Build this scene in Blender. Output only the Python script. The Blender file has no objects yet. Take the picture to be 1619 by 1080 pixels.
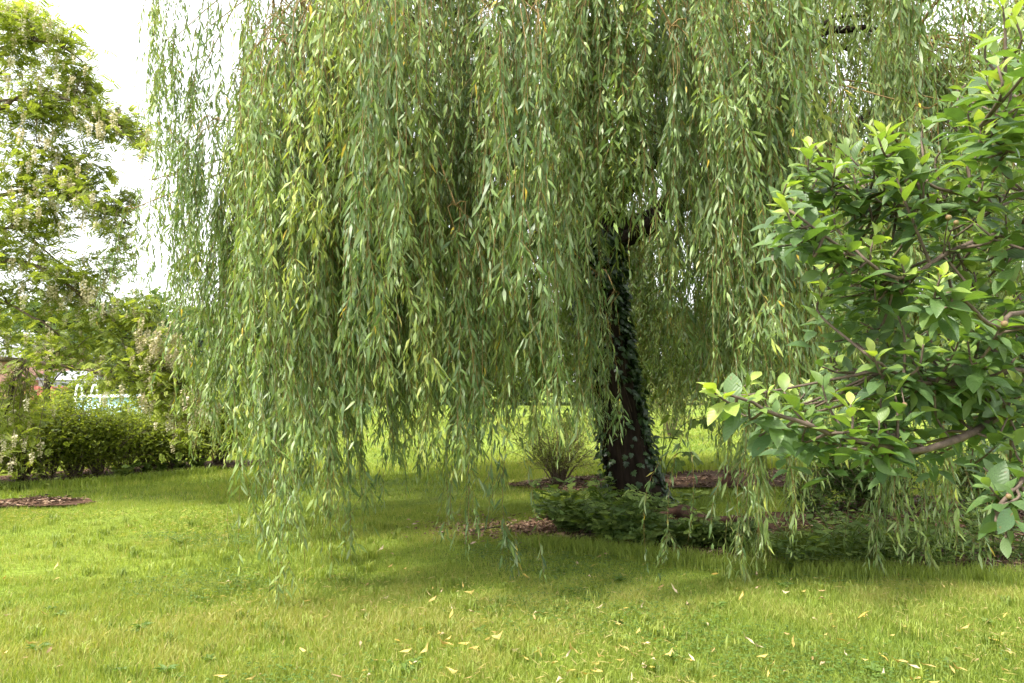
import bpy, bmesh, math, random
import numpy as np
from mathutils import Vector, Matrix

rng = np.random.default_rng(7)
random.seed(7)
R = math.radians
scene = bpy.context.scene
col = scene.collection

# ------------------------------------------------------------------ camera
W0, H0 = 1619.0, 1080.0
FPX = 28.0 / 36.0 * W0
HORIZON = 605.0
EYE = 1.6
PITCH = math.atan((HORIZON - H0 / 2) / FPX)
cam_d = bpy.data.cameras.new("camera")
cam_d.lens = 28; cam_d.sensor_width = 36; cam_d.clip_start = 0.05; cam_d.clip_end = 2000
cam = bpy.data.objects.new("camera", cam_d); col.objects.link(cam)
cam.location = (0, 0, EYE); cam.rotation_euler = (R(90) + PITCH, 0, 0)
scene.camera = cam

# ------------------------------------------------------------------ light
SUN_EL, SUN_AZ = R(57), R(-122)        # azimuth from +Y (view direction), clockwise; negative = left
sdir = Vector((math.sin(SUN_AZ) * math.cos(SUN_EL), math.cos(SUN_AZ) * math.cos(SUN_EL), math.sin(SUN_EL)))
world = bpy.data.worlds.new("World"); scene.world = world; world.use_nodes = True
wn = world.node_tree; wn.nodes.clear()
sky = wn.nodes.new("ShaderNodeTexSky"); sky.sky_type = 'NISHITA'; sky.sun_disc = False
sky.sun_elevation = SUN_EL; sky.sun_rotation = SUN_AZ
sky.air_density = 1.0; sky.dust_density = 4.0; sky.ozone_density = 1.0
veil = wn.nodes.new("ShaderNodeMixRGB"); veil.inputs[0].default_value = 0.72       # bright even cloud veil
veil.inputs[2].default_value = (9.2, 9.3, 9.4, 1)
wn.links.new(sky.outputs[0], veil.inputs[1])
bg = wn.nodes.new("ShaderNodeBackground"); bg.inputs[1].default_value = 0.15
wn.links.new(veil.outputs[0], bg.inputs[0])
wo = wn.nodes.new("ShaderNodeOutputWorld"); wn.links.new(bg.outputs[0], wo.inputs[0])
sun_d = bpy.data.lights.new("sun", 'SUN'); sun_d.energy = 4.2; sun_d.angle = R(6); sun_d.color = (1.0, 0.95, 0.86)
sun = bpy.data.objects.new("sun", sun_d); col.objects.link(sun)
sun.rotation_euler = sdir.to_track_quat('Z', 'Y').to_euler(); sun.location = sdir * 40
scene.view_settings.view_transform = 'Standard'; scene.view_settings.look = 'None'
scene.view_settings.gamma = 1.0; scene.view_settings.exposure = 1.35
scene.view_settings.use_curve_mapping = False
scene.cycles.max_bounces = 6; scene.cycles.transmission_bounces = 5; scene.cycles.diffuse_bounces = 4; scene.cycles.adaptive_threshold = 0.03
scene.cycles.use_denoising = True

# ------------------------------------------------------------------ pixel helpers
CP, SP = math.cos(PITCH), math.sin(PITCH)
def ray(px, py):
    a = (px - W0 / 2) / FPX; b = (H0 / 2 - py) / FPX
    return np.array((a, CP - b * SP, SP + b * CP))
def P(px, py, d):
    r = ray(px, py); return r * (d / r[1]) + np.array((0, 0, EYE))
def G(px, py):
    r = ray(px, py); t = -EYE / r[2]; p = r * t; return np.array((p[0], p[1], 0.0))

# ------------------------------------------------------------------ mesh helpers
def mesh_np(name, V, faces, mat, tint=None, uv=None, smooth=False):
    """faces: list of (n, k) int arrays"""
    me = bpy.data.meshes.new(name)
    V = np.asarray(V, np.float32)
    me.vertices.add(len(V)); me.vertices.foreach_set("co", V.ravel())
    loops = np.concatenate([f.ravel() for f in faces]).astype(np.int32)
    tot = np.concatenate([np.full(len(f), f.shape[1], np.int32) for f in faces])
    st = np.concatenate(([0], np.cumsum(tot)[:-1])).astype(np.int32)
    me.loops.add(len(loops)); me.loops.foreach_set("vertex_index", loops)
    me.polygons.add(len(tot)); me.polygons.foreach_set("loop_start", st)
    if smooth: me.polygons.foreach_set("use_smooth", np.ones(len(tot), bool))
    me.update(calc_edges=True)
    if tint is not None:
        a = me.attributes.new("tint", 'FLOAT', 'POINT'); a.data.foreach_set("value", np.asarray(tint, np.float32))
    if uv is not None:
        u = me.uv_layers.new(name="UVMap"); u.data.foreach_set("uv", np.asarray(uv, np.float32)[loops].ravel())
    if mat: me.materials.append(mat)
    return me

def link(name, me, parent=None, loc=None, rot=None, scale=None):
    o = bpy.data.objects.new(name, me); col.objects.link(o)
    if parent is not None: o.parent = parent
    if loc is not None: o.location = loc
    if rot is not None: o.rotation_euler = rot
    if scale is not None: o.scale = scale
    return o

def thing(name, label, cat, loc=(0, 0, 0), group=None):
    o = bpy.data.objects.new(name, None); col.objects.link(o); o.location = loc; o.empty_display_size = 0.2
    return tag(o, label, cat, group)

def tag(o, label=None, cat=None, group=None, kind=None):
    if label: o["label"] = label
    if cat: o["category"] = cat
    if group: o["group"] = group
    if kind: o["kind"] = kind
    return o

def copy_tree(o, parent=None):
    c = o.copy(); col.objects.link(c); c.parent = parent
    for ch in list(o.children): copy_tree(ch, c)
    return c

class Bag:
    """collects geometry pieces, builds one mesh"""
    def __init__(s): s.V = []; s.F = {}; s.n = 0; s.T = []; s.U = []
    def add(s, V, F, tint=0.5, uv=None):
        V = np.asarray(V, float).reshape(-1, 3)
        for f in F:
            f = np.asarray(f, int)
            if len(f): s.F.setdefault(f.shape[1], []).append(f + s.n)
        s.V.append(V); s.n += len(V)
        s.T.append(np.broadcast_to(np.asarray(tint, float), (len(V),)))
        s.U.append(np.zeros((len(V), 2)) if uv is None else uv)
    def mesh(s, name, mat, smooth=False, uv=False, origin=None):
        V = np.concatenate(s.V)
        if origin is not None: V = V - np.asarray(origin)
        return mesh_np(name, V, [np.concatenate(v) for v in s.F.values()], mat, np.concatenate(s.T), np.concatenate(s.U) if uv else None, smooth)

def unit(v):
    v = np.asarray(v, float); return v / np.maximum(np.linalg.norm(v, axis=-1, keepdims=True), 1e-9)

def tube(bag, pts, rad, sides=6, tint=0.5, ridge=None, cap=True):
    pts = np.asarray(pts, float); n = len(pts); rad = np.broadcast_to(np.asarray(rad, float), (n,))
    t = unit(np.gradient(pts, axis=0))
    ref = np.array((1.0, 0.13, 0.07)) if abs(t[:, 0]).mean() < 0.8 else np.array((0.1, 1.0, 0.1))
    a = unit(np.cross(t, ref)); b = np.cross(t, a)
    th = np.linspace(0, 2 * np.pi, sides, endpoint=False)
    rr = rad[:, None] * np.ones(sides)[None]
    if ridge is not None: rr = rr * ridge(np.linspace(0, 1, n)[:, None], th[None])
    V = pts[:, None] + rr[..., None] * (np.cos(th)[None, :, None] * a[:, None] + np.sin(th)[None, :, None] * b[:, None])
    i = np.arange(n - 1)[:, None] * sides; j = np.arange(sides)[None]; k = (j + 1) % sides
    Q = np.stack([i + j, i + k, i + sides + k, i + sides + j], -1).reshape(-1, 4)
    F = [Q]
    V = V.reshape(-1, 3)
    if cap:
        V = np.vstack([V, pts[-1:] + t[-1:] * rad[-1] * 0.6]); c = n * sides; o = (n - 1) * sides
        F.append(np.stack([o + j[0], o + k[0], np.full(sides, c)], -1))
    bag.add(V, F, tint)

def spline(ctrl, n):
    """Catmull-Rom through control points"""
    c = np.asarray(ctrl, float)
    if len(c) == 2: return c[0] + (c[1] - c[0]) * np.linspace(0, 1, n)[:, None]
    c = np.vstack([2 * c[0] - c[1], c, 2 * c[-1] - c[-2]])
    m = len(c) - 3; t = np.linspace(0, m - 1e-6, n); i = t.astype(int); f = (t - i)[:, None]
    p0, p1, p2, p3 = c[i], c[i + 1], c[i + 2], c[i + 3]
    return 0.5 * (2 * p1 + (p2 - p0) * f + (2 * p0 - 5 * p1 + 4 * p2 - p3) * f ** 2 + (3 * p1 - p0 - 3 * p2 + p3) * f ** 3)

def scatter(bag, tv, tf, pos, axis, up, length, width, tint, tuv=None):
    """place template leaves: local x along length, y width, z normal"""
    pos = np.asarray(pos, float); N = len(pos)
    if N == 0: return
    X = unit(axis); Y = unit(np.cross(up, X)); Z = np.cross(X, Y)
    L = np.broadcast_to(np.asarray(length, float), (N,))[:, None, None]; Wd = np.broadcast_to(np.asarray(width, float), (N,))[:, None, None]
    V = pos[:, None] + tv[None, :, 0:1] * L * X[:, None] + tv[None, :, 1:2] * Wd * Y[:, None] + tv[None, :, 2:3] * L * Z[:, None]
    k = len(tv); off = (np.arange(N) * k)[:, None, None]
    F = [(np.asarray(f)[None] + off).reshape(-1, np.asarray(f).shape[1]) for f in tf]
    T = np.repeat(np.broadcast_to(np.asarray(tint, float), (N,)), k)
    bag.add(V.reshape(-1, 3), F, T, None if tuv is None else np.tile(tuv, (N, 1)))

# leaf templates ---------------------------------------------------
WILLOW_V = np.array([(0, 0, 0), (.33, -.5, -.01), (.33, .5, -.01), (.68, -.36, -.07), (.68, .36, -.07), (1, 0, -.2)])
WILLOW_B = WILLOW_V * (1, 1, 1) + np.array([(0, 0, 0), (0, 0, .06), (0, 0, .06), (-.02, 0, .10), (-.02, 0, .10), (-.02, .0, .24)])
WILLOW_C = np.array([(0, 0, 0), (.30, -.46, .03), (.30, .54, .0), (.60, -.30, -.12), (.62, .42, -.15), (.82, .3, -.42)])
WILLOW_F = [np.array([(0, 1, 2), (3, 5, 4)]), np.array([(1, 3, 4, 2)])]
DIAMOND_V = np.array([(0, 0, 0), (.5, -.5, .03), (1, 0, -.06), (.5, .5, .03)])
DIAMOND_F = [np.array([(0, 1, 2), (0, 2, 3)])]
def pinnate(nl, lw=.17, ll=.30):
    V, F = [], []
    for k in range(nl):
        u = .18 + .8 * k / nl
        for s in (-1, 1):
            n = len(V); d = np.array((.45, s * 1.0, -.15)); q = np.array((1.0, -s * .45, .1))
            b = np.array((u, 0, -.12 * u * u))
            V += [b, b + d * ll * .5 - q * lw * .5, b + d * ll, b + d * ll * .5 + q * lw * .5]
            F.append((n, n + 1, n + 2, n + 3))
    n = len(V); V += [np.array((.97, 0, -.11)), np.array((1.1, -.09, -.14)), np.array((1.25, 0, -.2)), np.array((1.1, .09, -.14))]; F.append((n, n + 1, n + 2, n + 3))
    n = len(V); V += [np.array((0, -.012, 0)), np.array((1, -.008, -.12)), np.array((1, .008, -.12)), np.array((0, .012, 0))]; F.append((n, n + 1, n + 2, n + 3))
    return np.array(V), [np.array(F)]
LOCUST_V, LOCUST_F = pinnate(6)
NETTLE_V, NETTLE_F = pinnate(3, .30, .46)
def fan_leaf(outline):
    o = np.array(outline, float); V = np.vstack([[(0.42, 0, 0.02)], np.c_[o, -0.25 * (o[:, 0] - .42) ** 2 - .25 * o[:, 1] ** 2]])
    n = len(o); F = np.array([(0, 1 + k, 1 + (k + 1) % n) for k in range(n)])
    return V, [F]
IVY_V, IVY_F = fan_leaf([(0, 0), (-.05, -.3), (.25, -.5), (.38, -.28), (.62, -.42), (.7, -.18), (1, 0), (.7, .18), (.62, .42), (.38, .28), (.25, .5), (-.05, .3)])
MAPLE_V, MAPLE_F = fan_leaf([(0, 0), (-.12, -.25), (.1, -.52), (.3, -.3), (.48, -.58), (.62, -.42), (.66, -.2), (.84, -.22), (1, 0), (.84, .22), (.66, .2), (.62, .42), (.48, .58), (.3, .3), (.1, .52), (-.12, .25)])

# ------------------------------------------------------------------ materials
def new_mat(name):
    m = bpy.data.materials.new(name); m.use_nodes = True; nt = m.node_tree; nt.nodes.clear()
    out = nt.nodes.new("ShaderNodeOutputMaterial"); return m, nt, out
def N_(nt, t, **kw):
    n = nt.nodes.new(t)
    for k, v in kw.items(): setattr(n, k, v)
    return n
def ramp(nt, src, stops):
    r = N_(nt, "ShaderNodeValToRGB"); e = r.color_ramp.elements
    while len(e) < len(stops): e.new(0.5)
    for q, (p, c) in zip(e, stops): q.position = p; q.color = (*c, 1)
    nt.links.new(src, r.inputs[0]); return r.outputs[0]

def leaf_mat(name, stops, trans=.42, rough=.45, spec=.35, under=None, tcol=(1.25, 1.25, .45), bump=None, mottle=True, objvar=0.0):
    m, nt, out = new_mat(name)
    at = N_(nt, "ShaderNodeAttribute", attribute_name="tint"); tsrc = at.outputs["Fac"]
    if objvar:                                      # every hanging branch has its own shade of green; yellowed leaves stay yellow
        ob = N_(nt, "ShaderNodeObjectInfo"); mm = N_(nt, "ShaderNodeMapRange"); mm.inputs[3].default_value = -objvar; mm.inputs[4].default_value = objvar
        nt.links.new(ob.outputs["Random"], mm.inputs[0]); av = N_(nt, "ShaderNodeMath", operation='ADD'); nt.links.new(tsrc, av.inputs[0]); nt.links.new(mm.outputs[0], av.inputs[1])
        mi = N_(nt, "ShaderNodeMath", operation='MINIMUM'); nt.links.new(av.outputs[0], mi.inputs[0]); mi.inputs[1].default_value = .92
        gt = N_(nt, "ShaderNodeMath", operation='GREATER_THAN'); nt.links.new(tsrc, gt.inputs[0]); gt.inputs[1].default_value = .95
        ma = N_(nt, "ShaderNodeMath", operation='MAXIMUM'); nt.links.new(mi.outputs[0], ma.inputs[0]); nt.links.new(gt.outputs[0], ma.inputs[1]); tsrc = ma.outputs[0]
    c = ramp(nt, tsrc, stops)
    if mottle:
        tc = N_(nt, "ShaderNodeTexCoord"); no = N_(nt, "ShaderNodeTexNoise"); no.inputs["Scale"].default_value = 35
        nt.links.new(tc.outputs["Object"], no.inputs["Vector"])
        hs = N_(nt, "ShaderNodeHueSaturation"); mr = N_(nt, "ShaderNodeMapRange")
        mr.inputs[1].default_value = .3; mr.inputs[2].default_value = .7; mr.inputs[3].default_value = .76; mr.inputs[4].default_value = 1.22
        nt.links.new(no.outputs[0], mr.inputs[0]); nt.links.new(mr.outputs[0], hs.inputs["Value"]); nt.links.new(c, hs.inputs["Color"]); c = hs.outputs[0]
    if bump:                                        # brown blemishes on some of the broad leaves
        n9 = N_(nt, "ShaderNodeTexNoise"); n9.inputs["Scale"].default_value = 5; n9.inputs["Detail"].default_value = 4; oi = N_(nt, "ShaderNodeObjectInfo"); ad = N_(nt, "ShaderNodeVectorMath", operation='ADD')
        nt.links.new(tc.outputs["Object"], ad.inputs[0]); nt.links.new(oi.outputs["Location"], ad.inputs[1]); nt.links.new(ad.outputs[0], n9.inputs["Vector"])
        sp_ = ramp(nt, n9.outputs[0], [(.66, (0, 0, 0)), (.71, (.8, .8, .8))]); mb = N_(nt, "ShaderNodeMixRGB"); mb.inputs[2].default_value = (.13, .085, .03, 1); nt.links.new(sp_, mb.inputs[0]); nt.links.new(c, mb.inputs[1]); c = mb.outputs[0]
    front = c
    if under:
        ge = N_(nt, "ShaderNodeNewGeometry"); mx = N_(nt, "ShaderNodeMixRGB"); mx.inputs[2].default_value = (*under, 1)
        mu = N_(nt, "ShaderNodeMath", operation='MULTIPLY'); mu.inputs[1].default_value = .55
        nt.links.new(ge.outputs["Backfacing"], mu.inputs[0]); nt.links.new(mu.outputs[0], mx.inputs[0]); nt.links.new(c, mx.inputs[1]); front = mx.outputs[0]
    p = N_(nt, "ShaderNodeBsdfPrincipled"); p.inputs["Roughness"].default_value = rough; p.inputs["Specular IOR Level"].default_value = spec
    nt.links.new(front, p.inputs["Base Color"])
    if bump: bump(nt, p)
    if trans > 0:
        tm = N_(nt, "ShaderNodeMixRGB", blend_type='MULTIPLY'); tm.inputs[0].default_value = 1; tm.inputs[2].default_value = (*tcol, 1)
        nt.links.new(c, tm.inputs[1])
        tr = N_(nt, "ShaderNodeBsdfTranslucent"); nt.links.new(tm.outputs[0], tr.inputs[0])
        mix = N_(nt, "ShaderNodeMixShader"); mix.inputs[0].default_value = trans
        nt.links.new(p.outputs[0], mix.inputs[1]); nt.links.new(tr.outputs[0], mix.inputs[2]); nt.links.new(mix.outputs[0], out.inputs[0])
    else: nt.links.new(p.outputs[0], out.inputs[0])
    return m

def solid_mat(name, c1, c2, scale=8, rough=.8, bump=.3, stretch=(1, 1, 1), spec=.2, detail=6, dist=.02):
    m, nt, out = new_mat(name)
    tc = N_(nt, "ShaderNodeTexCoord"); mp = N_(nt, "ShaderNodeMapping"); mp.inputs["Scale"].default_value = stretch
    no = N_(nt, "ShaderNodeTexNoise"); no.inputs["Scale"].default_value = scale; no.inputs["Detail"].default_value = detail; no.inputs["Roughness"].default_value = .65
    nt.links.new(tc.outputs["Object"], mp.inputs[0]); nt.links.new(mp.outputs[0], no.inputs["Vector"])
    c = ramp(nt, no.outputs[0], [(.32, c1), (.68, c2)])
    p = N_(nt, "ShaderNodeBsdfPrincipled"); p.inputs["Roughness"].default_value = rough; p.inputs["Specular IOR Level"].default_value = spec
    nt.links.new(c, p.inputs["Base Color"])
    if bump:
        b = N_(nt, "ShaderNodeBump"); b.inputs["Strength"].default_value = bump; b.inputs["Distance"].default_value = dist
        nt.links.new(no.outputs[0], b.inputs["Height"]); nt.links.new(b.outputs[0], p.inputs["Normal"])
    nt.links.new(p.outputs[0], out.inputs[0]); return m

def tint_mat(name, stops, rough=.8, spec=.2):
    return leaf_mat(name, stops, trans=0, rough=rough, spec=spec)

M = {}
M['willow'] = leaf_mat("willow_leaf", [(0, (.030, .062, .017)), (.45, (.098, .162, .042)), (.78, (.225, .305, .080)), (.93, (.35, .385, .085)), (.97, (.46, .34, .04)), (1, (.50, .36, .04))],
                       trans=.33, rough=.45, spec=.38, under=(.33, .39, .22), objvar=.19)
M['clover'] = leaf_mat("clover_leaf", [(0, (.05, .10, .02)), (1, (.13, .20, .04))], trans=.35, rough=.5, spec=.25, mottle=False)
M['twig'] = solid_mat("willow_twig", (.13, .085, .03), (.24, .16, .055), scale=20, rough=.6, bump=0)
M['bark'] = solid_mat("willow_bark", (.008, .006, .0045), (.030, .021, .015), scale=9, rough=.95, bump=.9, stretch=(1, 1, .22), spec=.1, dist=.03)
M['limb'] = solid_mat("limb_bark", (.022, .017, .012), (.062, .047, .033), scale=14, rough=.9, bump=.5, spec=.1)
M['ivy'] = leaf_mat("ivy_leaf", [(0, (.012, .030, .010)), (.7, (.030, .065, .018)), (1, (.06, .11, .03))], trans=.2, rough=.35, spec=.5)
M['under'] = leaf_mat("undergrowth_leaf", [(0, (.050, .090, .024)), (.6, (.11, .17, .042)), (1, (.22, .29, .065))], trans=.35, rough=.55, spec=.25)
M['locust'] = leaf_mat("locust_leaf", [(0, (.14, .185, .045)), (.5, (.245, .30, .072)), (1, (.38, .42, .10))], trans=.57, rough=.5, spec=.25)
M['blossom'] = leaf_mat("locust_blossom", [(0, (.42, .36, .20)), (.5, (.58, .51, .34)), (1, (.74, .68, .52))], trans=.3, rough=.6, spec=.2, tcol=(1, .98, .85))
M['hedge'] = leaf_mat("hedge_leaf", [(0, (.095, .130, .032)), (.5, (.20, .25, .056)), (1, (.36, .40, .075))], trans=.54, rough=.55, spec=.25)
M['pale'] = leaf_mat("pale_leaf", [(0, (.11, .15, .045)), (.5, (.19, .23, .07)), (1, (.30, .33, .11))], trans=.4, rough=.55, spec=.25)
M['far'] = leaf_mat("far_tree_leaf", [(0, (.045, .080, .035)), (.5, (.090, .140, .045)), (1, (.18, .23, .06))], trans=.35, rough=.6, spec=.2)
M['fardark'] = leaf_mat("far_conifer_leaf", [(0, (.030, .050, .036)), (.5, (.055, .085, .055)), (1, (.09, .125, .07))], trans=.25, rough=.6, spec=.2)
M['grass'] = leaf_mat("grass_blade", [(0, (.095, .145, .028)), (.35, (.190, .252, .044)), (.7, (.285, .338, .070)), (.88, (.34, .33, .10)), (1, (.46, .36, .18))], trans=.45, rough=.5, spec=.25, tcol=(1.2, 1.2, .5), mottle=False)
M['fallen'] = leaf_mat("fallen_leaf", [(0, (.44, .31, .07)), (.4, (.46, .34, .12)), (.65, (.26, .17, .08)), (1, (.48, .39, .25))], trans=.2, rough=.6, spec=.2, tcol=(1, .9, .5))
M['stem'] = solid_mat("shrub_stem", (.07, .05, .035), (.17, .13, .09), scale=30, bump=0)
M['chip'] = tint_mat("bark_chip", [(0, (.045, .024, .016)), (.5, (.13, .075, .048)), (.85, (.24, .155, .10)), (1, (.38, .29, .21))], rough=.9)

def soil(name, c1, c2): return solid_mat(name, c1, c2, scale=14, rough=1, bump=.6, spec=.05)
M['mulch'] = soil("mulch_soil", (.035, .022, .015), (.12, .07, .045))

def ground_mat():
    m, nt, out = new_mat("lawn_ground")
    tc = N_(nt, "ShaderNodeTexCoord")
    n1 = N_(nt, "ShaderNodeTexNoise"); n1.inputs["Scale"].default_value = .35; n1.inputs["Detail"].default_value = 5
    n2 = N_(nt, "ShaderNodeTexNoise"); n2.inputs["Scale"].default_value = 22; n2.inputs["Detail"].default_value = 6
    n3 = N_(nt, "ShaderNodeTexNoise"); n3.inputs["Scale"].default_value = 2.2; n3.inputs["Detail"].default_value = 4
    for n in (n1, n2, n3): nt.links.new(tc.outputs["Object"], n.inputs["Vector"])
    a = ramp(nt, n1.outputs[0], [(.35, (.10, .155, .018)), (.65, (.20, .24, .030))])
    b = ramp(nt, n2.outputs[0], [(.3, (.045, .055, .012)), (.55, (.13, .19, .026)), (.75, (.20, .25, .05))])
    mx = N_(nt, "ShaderNodeMixRGB"); mx.inputs[0].default_value = .55; nt.links.new(a, mx.inputs[1]); nt.links.new(b, mx.inputs[2])
    f = ramp(nt, n3.outputs[0], [(.62, (0, 0, 0)), (.78, (.45, .45, .45))])
    mx2 = N_(nt, "ShaderNodeMixRGB"); mx2.inputs[2].default_value = (.27, .21, .10, 1); nt.links.new(f, mx2.inputs[0]); nt.links.new(mx.outputs[0], mx2.inputs[1])
    p = N_(nt, "ShaderNodeBsdfPrincipled"); p.inputs["Roughness"].default_value = .95; p.inputs["Specular IOR Level"].default_value = .1
    bu = N_(nt, "ShaderNodeBump"); bu.inputs["Strength"].default_value = .7; bu.inputs["Distance"].default_value = .04
    nt.links.new(n2.outputs[0], bu.inputs["Height"]); nt.links.new(bu.outputs[0], p.inputs["Normal"])
    nt.links.new(mx2.outputs[0], p.inputs["Base Color"]); nt.links.new(p.outputs[0], out.inputs[0]); return m

# ------------------------------------------------------------------ ground
def wavefield(seed, lo, hi, n=14):
    r = np.random.default_rng(seed); k = r.uniform(lo, hi, n); th = r.uniform(0, 2 * np.pi, n); ph = r.uniform(0, 2 * np.pi, n)
    def f(x, y): return sum(np.sin(k[i] * (x * np.cos(th[i]) + y * np.sin(th[i])) + ph[i]) for i in range(n)) / math.sqrt(n / 2)
    return f
patch = wavefield(3, .5, 2.6); fine = wavefield(5, 4, 14)
gx = np.concatenate([[-900, -300, -120, -60, -30], np.linspace(-20, 20, 81), [30, 60, 120, 300, 900]])
gy = np.concatenate([[-200, -50, -10], np.linspace(-4, 50, 109), [60, 80, 120, 200, 400, 900, 1800]])
XX, YY = np.meshgrid(gx, gy)
ZZ = .018 * wavefield(11, .4, 1.6)(XX, YY) * (np.abs(XX) < 25) * (YY < 55) - 0.03
gv = np.stack([XX, YY, ZZ], -1).reshape(-1, 3); nx = len(gx)
i = np.arange(len(gy) - 1)[:, None] * nx; j = np.arange(nx - 1)[None]
gf = np.stack([i + j, i + j + 1, i + nx + j + 1, i + nx + j], -1).reshape(-1, 4)
tag(link("lawn", mesh_np("lawn", gv, [gf], ground_mat(), smooth=True)), kind="structure")

BED_A = [(800, 838), (840, 824), (900, 806), (960, 800), (1060, 812), (1180, 820), (1290, 800), (1420, 785), (1619, 795), (1920, 800), (1960, 920), (1619, 910), (1400, 905), (1180, 893), (1000, 868), (870, 852)]
BED_B = [(800, 768), (870, 758), (1010, 749), (1200, 742), (1330, 745), (1330, 768), (1200, 771), (1080, 772), (950, 776), (870, 778)]
BED_C = [(-90, 797), (0, 791), (60, 788), (110, 789), (150, 794), (115, 800), (0, 803), (-60, 804)]
BED_H = [(-260, 800), (-60, 776), (0, 771), (110, 764), (230, 752), (340, 741), (420, 738), (420, 728), (330, 730), (200, 738), (80, 748), (0, 754), (-260, 770)]
def poly(px): return np.array([G(a, b)[:2] for a, b in px])
def inside(pg, x, y):
    c = np.zeros(np.shape(x), bool); n = len(pg)
    for k in range(n):
        x1, y1 = pg[k]; x2, y2 = pg[(k + 1) % n]
        cond = ((y1 > y) != (y2 > y)) & (x < (x2 - x1) * (y - y1) / (y2 - y1 + 1e-12) + x1); c ^= cond
    return c
PA, PB, PC, PH = poly(BED_A), poly(BED_B), poly(BED_C), poly(BED_H)
def bed(name, pg):
    bm = bmesh.new(); vs = []
    q = spline(np.vstack([np.c_[pg, np.zeros(len(pg))], [(*pg[0], 0)]]), 90)[:-1]
    jit = np.random.default_rng(len(pg)).normal(0, .035, q.shape)
    for p, d in zip(q, jit): vs.append(bm.verts.new((p[0] + d[0], p[1] + d[1], .016)))
    f = bm.faces.new(vs); bmesh.ops.triangulate(bm, faces=[f]); bmesh.ops.recalc_face_normals(bm, faces=bm.faces[:])
    me = bpy.data.meshes.new(name); bm.to_mesh(me); bm.free(); me.materials.append(M['mulch'])
    if me.polygons[0].normal.z < 0: me.flip_normals()
    return tag(link(name, me), kind="structure")
for nm, pg in (("mulch_bed", PA), ("mulch_bed", PB), ("bare_soil_patch", PC), ("hedge_bed", PH)): bed(nm, pg)

# bark chips and dry leaf litter on the beds -----------------------------------
def litter(name, pg, dens, smin, smax, tmax=1.0):
    lo, hi = pg.min(0), pg.max(0); n = int(np.prod(hi - lo) * dens)
    x = rng.uniform(lo[0], hi[0], n); y = rng.uniform(lo[1], hi[1], n); k = inside(pg, x, y) & (fine(x, y) + patch(x, y) > -1.0)
    x, y = x[k], y[k]; n = len(x); a = rng.uniform(0, 2 * np.pi, n)
    ax = np.stack([np.cos(a), np.sin(a), rng.uniform(-.1, .35, n)], -1); up = np.stack([rng.normal(0, .35, n), rng.normal(0, .35, n), np.ones(n)], -1)
    b = Bag(); s = rng.uniform(smin, smax, n)
    scatter(b, DIAMOND_V, DIAMOND_F, np.stack([x, y, np.full(n, .02) + rng.uniform(0, .02, n)], -1), ax, up, s, s * rng.uniform(.3, .6, n), rng.uniform(0, tmax, n))
    return tag(link(name, b.mesh(name, M['chip'])), "brown bark chips and dry leaves littering a planting bed", "mulch", kind="stuff")
litter("bark_chips", PA, 700, .03, .09); litter("bark_chips", PB, 700, .04, .09); litter("bark_chips", PC, 500, .05, .1); litter("leaf_litter", PH, 120, .05, .1, .7)

def creeping(pg, n, thr):
    lo, hi = pg.min(0), pg.max(0); x = rng.uniform(lo[0], hi[0], n); y = rng.uniform(lo[1], hi[1], n); f = wavefield(23, 1.5, 5)(x, y)
    k = inside(pg, x, y) & (f + rng.normal(0, .3, n) > thr); x, y, f = x[k], y[k], f[k]; n = len(x); a = rng.uniform(0, 6.28, n); b = Bag(); L = rng.uniform(.02, .055, n)
    scatter(b, IVY_V, IVY_F, np.stack([x, y, .03 + rng.uniform(0, .10, n) * np.clip(f, .2, 1.5)], -1), np.stack([np.cos(a), np.sin(a), rng.normal(0, .3, n)], -1), rng.normal(0, .35, (n, 3)) + (0, 0, 1), L, L * .9, rng.uniform(0, .9, n)); return b
tag(link("creeping_cover", creeping(PA, 20000, .5).mesh("creeping_cover", M['under'])), "low creeping leaves covering the shady bed in patches", "ground cover", kind="stuff")
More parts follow.
